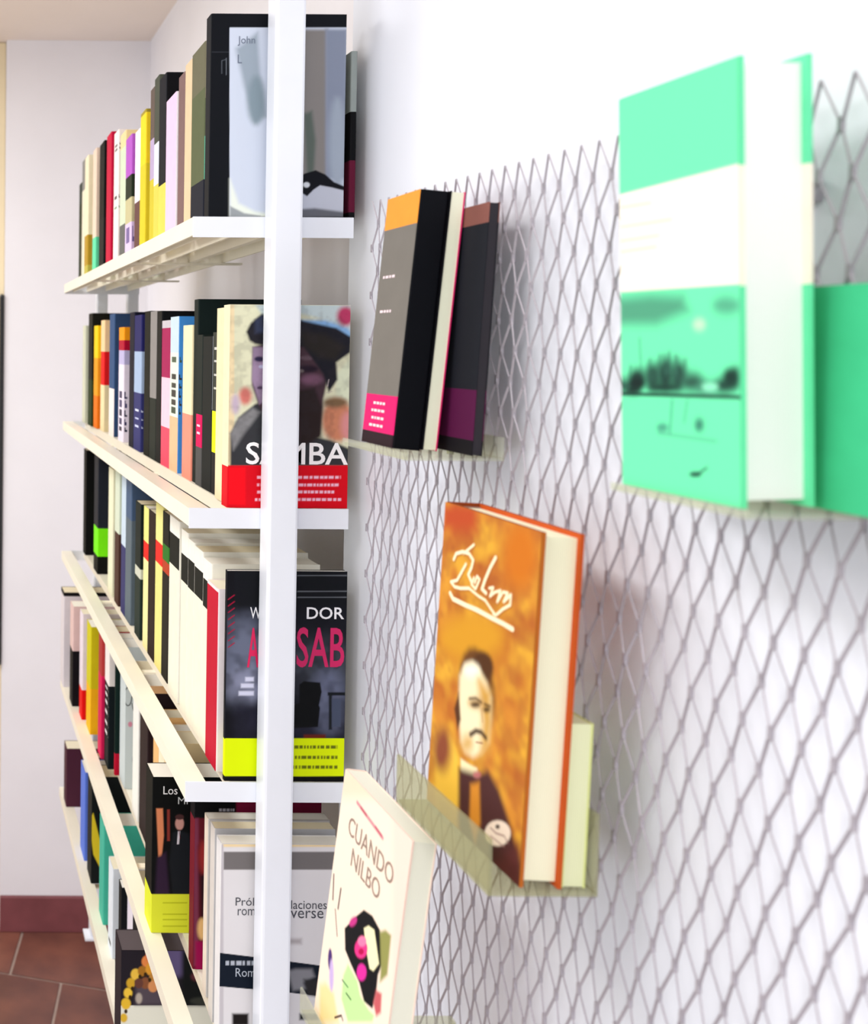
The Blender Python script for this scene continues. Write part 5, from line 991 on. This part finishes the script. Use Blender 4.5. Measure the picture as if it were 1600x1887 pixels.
def paint(px, pz, layers):
    col = np.zeros((len(px), 3))
    for s in layers:
        k = s[0]
        if k == 'base':
            col[:] = lin(ink(s[1]))
            continue
        if k == 'text':
            continue
        if k == 'poly':
            pts, c, soft = s[1], s[2], max(s[3], 0.25)
            dmin = np.full(len(px), 1e9)
            inside = np.zeros(len(px), bool)
            for a, b in zip(pts, pts[1:] + pts[:1]):
                dmin = np.minimum(dmin, seg_dist(px, pz, a, b))
                cond = (a[1] > pz) != (b[1] > pz)
                xi = (b[0] - a[0]) * (pz - a[1]) / ((b[1] - a[1]) or 1e-9) + a[0]
                inside ^= cond & (px < xi)
            w = sstep(0.5 + np.where(inside, dmin, -dmin) / (2 * soft))
        elif k == 'line':
            pts, wd, c, soft = s[1], s[2], s[3], max(s[4], 0.25)
            dmin = np.full(len(px), 1e9)
            for a, b in zip(pts, pts[1:]):
                dmin = np.minimum(dmin, seg_dist(px, pz, a, b))
            w = sstep(0.5 + (wd / 2 - dmin) / (2 * soft))
        elif k == 'noise':
            c, amt, sc, seed = s[1], s[2], s[3], s[4]
            n = 0.65 * vnoise(px, pz, sc, seed) + 0.35 * vnoise(px, pz, sc / 2.7, seed + 1)
            w = sstep((n - 0.35) / 0.4) * amt
        col = col * (1 - w[:, None]) + np.array(lin(ink(c))) * w[:, None]
    return col


def cover_print(root, d, h, layers, step=0.8, y=-0.0003):
    nx, nz = max(8, int(d * 1000 / step)), max(8, int(h * 1000 / step))
    xs, zs = np.linspace(0.0004, d - 0.0002, nx + 1), np.linspace(0.0003, h - 0.0003, nz + 1)
    X, Z = np.meshgrid(xs, zs)
    X, Z = X.ravel(), Z.ravel()
    V = np.stack([X, np.full(len(X), y), Z], 1)
    i = np.arange(nx)[None, :] + (np.arange(nz) * (nx + 1))[:, None]
    F = np.stack([i, i + 1, i + nx + 2, i + nx + 1], -1).reshape(-1, 4)
    me = bpy.data.meshes.new('cover_print')
    me.from_pydata(V.tolist(), [], F.tolist())
    at = me.attributes.new('ink', 'FLOAT_COLOR', 'POINT')
    c = np.ones((len(X), 4), np.float32)
    c[:, :3] = paint(X * 1000, Z * 1000, layers)
    at.data.foreach_set('color', c.ravel())
    me.materials.append(print_mat())
    me.update()
    o = bpy.data.objects.new('cover_print', me)
    COL.objects.link(o)
    o.parent = root
    for s in layers:
        if s[0] == 'text':
            lettering(root, s, y - 0.0003)
    return o


def lettering(root, s, y):
    _, txt, x0, z0, w, hh, c, bold = s
    cu = bpy.data.curves.new('lettering', 'FONT')
    cu.body = txt
    cu.resolution_u = 3
    if bold:
        cu.offset = 0.012
    ob = bpy.data.objects.new('lettering', cu)
    COL.objects.link(ob)
    bpy.context.view_layer.update()
    dg = bpy.context.evaluated_depsgraph_get()
    me = bpy.data.meshes.new_from_object(ob.evaluated_get(dg))
    bpy.data.objects.remove(ob)
    co = np.empty(len(me.vertices) * 3, np.float32)
    me.vertices.foreach_get('co', co)
    co = co.reshape(-1, 3)
    lo, hi = co.min(0), co.max(0)
    X = (x0 + (co[:, 0] - lo[0]) / (hi[0] - lo[0]) * w) / 1000
    base = min(lo[1], 0.0) if hh < 0 else lo[1]
    Zc = (z0 + (co[:, 1] - base) / (hi[1] - base) * hh) / 1000
    new = np.stack([X, np.full(len(X), y, np.float32), Zc], 1).astype(np.float32)
    me.vertices.foreach_set('co', new.ravel())
    me.materials.clear()
    me.materials.append(mat('ink', c))
    me.update()
    o = bpy.data.objects.new('lettering', me)
    COL.objects.link(o)
    o.parent = root
    return o


SHELF_NAME = {1: 'books on the top shelf', 2: 'books on the second shelf', 3: 'books on the third shelf',
              4: 'books on the fourth shelf', 5: 'books on the lowest shelf'}
PAGES = [(240, 232, 206), (246, 242, 230), (232, 220, 188), (238, 236, 228)]
for i, b in enumerate(SHELF_BOOKS):
    b.setdefault('pages', PAGES[(i * 7) % 4])
    rot = (0, 0, 0)
    root = make_book(b, (b['x'], b['y'], b['z'] + 0.0002), rot, b['label'], b.get('group', SHELF_NAME[b['s']]),
                     b['lv'], b.get('front'), b.get('back'))
    if b.get('id') in COVER_ART:
        cover_print(root, b['d'], b['h'], COVER_ART[b['id']])

# slim dark book whose spine faces the room, against the pier on the top shelf
slim = {'d': 0.11, 't': 0.0068, 'h': 0.176}
make_book(slim, (0.4262, 1.037, 1.7952), (0, 0, math.pi / 2), 'slim black and wine-red book beside the pier, near end of the top shelf',
          SHELF_NAME[1], [(0.04, (24, 22, 26)), (0.35, (112, 36, 66)), (0.64, (24, 24, 28)), (1.0, (160, 168, 166))])


# ------------------------------------------------------------------ expanded-metal display mesh on the pier
M_wire = mat('galvanised_wire', (172, 166, 174), rough=0.5, metal=0.2, noise=0.1, scale=60)
MX = 0.424
CW, CH = 0.0181, 0.0470
ya, yb = 0.30, 0.986
ztop_far, ztop_near = 1.806, 1.786
rows, colsn = 24, int((yb - ya) / CW)


def strand(mb, p, q, w=0.0016, tk=0.0009):
    p, q = Vector(p), Vector(q)
    # the slit-and-stretched ribbons are turned by view: one diagonal flat to the camera, the other edge-on
    n0 = (-0.5, -0.85, 0.0) if (p.y - q.y) * (p.z - q.z) < 0 else (-0.72, 0.62, 0.0)
    dr = (q - p).normalized()
    side = dr.cross(Vector(n0)).normalized() * w * 0.5
    nn = side.cross(dr).normalized() * tk * 0.5
    n = len(mb.v)
    for c in (p, q):
        for s1, s2 in ((1, 1), (-1, 1), (-1, -1), (1, -1)):
            mb.v.append(tuple(c + side * s1 + nn * s2))
    for a in range(4):
        b = (a + 1) % 4
        mb.f.append((n + a, n + b, n + 4 + b, n + 4 + a))
        mb.mi.append(0)
    mb.f.append((n, n + 1, n + 2, n + 3))
    mb.f.append((n + 7, n + 6, n + 5, n + 4))
    mb.mi += [0, 0]


panel = empty('display_mesh', (MX, 0.64, 1.0))
tag(panel, 'grey expanded-metal mesh panel with open diamond cells on the white pier', 'mesh panel')
mb = MB()
slope = (ztop_near - ztop_far) / (yb - ya)


def top_z(y):
    return ztop_far + (yb - y) * slope


for i in range(colsn + 1):
    for r in range(rows):
        y = yb - i * CW
        zt = top_z(y) - r * CH
        # knot at half pitch: strands leave it up and down to both neighbours
        yl, yr = y + CW / 2, y - CW / 2
        A = (MX - 0.0012, y, zt)
        # twisted strands: the cell edges step in depth like real expanded metal
        for yy in (yl, yr):
            if yy > yb + 1e-6:
                continue
            Bm = (MX + 0.0012, yy, zt - CH / 2)
            strand(mb, A, Bm)
            if r < rows - 1:
                strand(mb, Bm, (MX - 0.0012, y, zt - CH))
        # widened knots
        if r:
            mb.box(MX - 0.0022, MX + 0.0002, y - 0.0009, y + 0.0009, zt - 0.0038, zt + 0.0038)
        if i < colsn:
            mb.box(MX - 0.0002, MX + 0.0022, yr - 0.0009, yr + 0.0009, zt - CH / 2 - 0.0038, zt - CH / 2 + 0.0038)
ms = mb.build('diamond_grid', M_wire, panel)
ms.matrix_parent_inverse = Matrix.Translation((-MX, -0.64, -1.0))
for y, z in ((0.93, 1.74), (0.93, 0.8), (0.5, 1.74), (0.5, 0.8), (0.72, 1.27)):
    o = MB().box(MX + 0.0015, 0.4394, y - 0.005, y + 0.005, z - 0.005, z + 0.005).build('spacer', M_wire, panel)
    o.matrix_parent_inverse = Matrix.Translation((-MX, -0.64, -1.0))

# ------------------------------------------------------------------ clear holders and the books on the mesh
M_smoke = acrylic_mat('smoky_acrylic', (176, 176, 144), 0.36)
M_clear = acrylic_mat('clear_acrylic', (226, 230, 232), 0.22)


def holder(loc, depth, y0, y1, lip, back, label, M_acr):
    """L-tray: base plate, front lip, back plate hooked over the mesh"""
    h = empty('book_holder', loc)
    tag(h, label, 'book holder', 'clear book holders on the mesh')
    MB().box(0, depth, y0, y1, -0.002, 0.0).build('base_plate', M_acr, h)
    MB().box(-0.002, 0.0, y0, y1, -0.002, lip).build('front_lip', M_acr, h)
    MB().box(depth - 0.002, depth, y0, y1, 0.0, back).build('back_plate', M_acr, h)
    for y in (y0 + 0.7 * (y1 - y0),):
        MB().box(depth, 0.4215 - loc[0], y - 0.004, y + 0.004, back - 0.012, back - 0.010).box(0.4195 - loc[0], 0.4215 - loc[0], y - 0.004, y + 0.004, back - 0.022, back - 0.012).build('hook', M_acr, h)
    return h


MESH_COLOURS = {
    'mint': dict(lv=[(0.495, (126, 234, 184)), (0.76, (250, 244, 228)), (1.0, (126, 234, 184))], pages=(250, 248, 246)),
    'orange': dict(lv=[(1.0, (160, 84, 44))], front=(196, 120, 54), back=(206, 104, 50), pages=(250, 246, 214)),
    'pink': dict(lv=[(1.0, (246, 226, 214))], pages=(240, 240, 222)),
    'grey': dict(lv=[(1.0, (20, 22, 30))], front=(30, 30, 34), back=[(0.05, (60, 40, 50)), (0.2, (222, 44, 124)), (0.87, (134, 130, 124)), (1.0, (240, 166, 74))]),
    'cream': dict(lv=[(1.0, (34, 34, 40))], pages=(250, 252, 228), back=(226, 60, 130)),
    'dark': dict(pages=(44, 40, 48), lv=[(0.06, (40, 38, 44)), (0.26, (104, 38, 84)), (0.92, (46, 48, 56)), (1.0, (150, 104, 96))]),
    'booklet': dict(lv=[(1.0, (84, 200, 150))], pages=(210, 240, 220)),
    'small': dict(lv=[(1.0, (220, 226, 160))], pages=(236, 240, 196)),
}
for b in MESH_BOOKS:
    k = MESH_COLOURS[b['id']]
    b['pages'] = k.get('pages', (240, 236, 220))
    if b['id'] == 'grey':     # spine turned towards the room, cover facing the aisle
        c, s_ = math.cos(b['lean']), math.sin(b['lean'])
        root = make_book(b, (b['x'] + b['t'] * c, b['y'], b['z'] + 0.0005), (b['lean'], 0, math.pi / 2), b['label'], 'books on the mesh', k['lv'], k.get('front'), k.get('back'))
    else:
        root = make_book(b, (b['x'], b['yf'], b['z'] + 0.0005 + max(0.0, b['t'] * math.sin(b['lean']))), (-b['lean'], 0, -math.pi / 2), b['label'], 'books on the mesh', k['lv'], k.get('front'), k.get('back'))
    if b['id'] in COVER_ART:
        cover_print(root, b['d'], b['h'], COVER_ART[b['id']], step=0.7)
    if b['id'] == 'grey':     # small white lines of print on the grey cover
        mk, rr = MB(), random.Random(5)
        for u in (0.07, 0.10, 0.13, 0.16, 0.53, 0.67):
            x = 0.02 if u < 0.3 else 0.028
            for q in range(4):
                w = rr.uniform(0.003, 0.006)
                mk.quad((x + w, b['t'] + 0.0003, u * b['h']), (x, b['t'] + 0.0003, u * b['h']), (x, b['t'] + 0.0003, u * b['h'] + 0.0022), (x + w, b['t'] + 0.0003, u * b['h'] + 0.0022))
                x += w + 0.0014
        mk.build('cover_lettering', mat('ink', (236, 214, 220)), root)['kind'] = 'stuff'

by = {b['id']: b for b in MESH_BOOKS}
b = by['orange']
holder((0.338, 0, b['z'] - 0.0005), 0.066, b['y'] - 0.003, b['yf'] + 0.004, 0.034, 0.05, 'clear holder carrying the orange-brown book', M_smoke)
b = by['grey']
holder((0.346, 0, b['z'] - 0.0005), 0.073, b['y'] - 0.040, b['yf'] + 0.02, 0.004, 0.016, 'clear holder under the black-spined books', M_clear)
b = by['mint']
holder((0.360, 0, b['z'] - 0.0005), 0.059, b['y'] - 0.01, b['yf'], 0.002, 0.03, 'clear holder under the large mint-green book', M_clear)
b = by['pink']
holder((0.310, 0, b['z'] - 0.0005), 0.060, b['y'] - 0.004, b['yf'] + 0.004, 0.02, 0.03, 'clear holder under the pale pink-cream novel', M_clear)

# ------------------------------------------------------------------ ceiling lamps (outside the frame), some added as unseen fill
M_lampframe = mat('lamp_housing', (236, 236, 238), rough=0.4)
M_diff = bpy.data.materials.new('lamp_diffuser')
M_diff.use_nodes = True
bs = M_diff.node_tree.nodes['Principled BSDF']
bs.inputs['Emission Color'].default_value = (1, 0.98, 0.95, 1)
bs.inputs['Emission Strength'].default_value = 2.0


def ceiling_lamp(x, y, sx, sy, power, label):
    t = empty('ceiling_light', (x, y, 2.5))
    tag(t, label, 'ceiling light', 'ceiling lights')
    MB().box(-sx / 2 - 0.015, sx / 2 + 0.015, -sy / 2 - 0.015, sy / 2 + 0.015, -0.03, 0.0).build('housing', M_lampframe, t)
    MB().box(-sx / 2, sx / 2, -sy / 2, sy / 2, -0.034, -0.0301).build('diffuser', M_diff, t)
    li = bpy.data.lights.new('lamp_light', 'AREA')
    li.shape = 'RECTANGLE'
    li.size, li.size_y = sx, sy
    li.energy = power
    li.color = (1.0, 0.985, 0.97)
    lo = bpy.data.objects.new('lamp_light', li)
    COL.objects.link(lo)
    lo.parent = t
    lo.location = (0, 0, -0.04)


ceiling_lamp(-0.75, 0.5, 0.45, 0.8, 13.5, 'white ceiling light panel nearest the mesh')
ceiling_lamp(-0.75, 1.9, 0.45, 0.8, 15.0, 'unseen fill light panel added on the ceiling beside the bookshelf')  # added lamp, no known fixture here; lifts the light along the shelves
ceiling_lamp(-0.35, -0.95, 0.45, 0.8, 17.0, 'unseen fill light panel added on the ceiling behind the viewer')  # added lamp to brighten page edges and covers that face the viewer
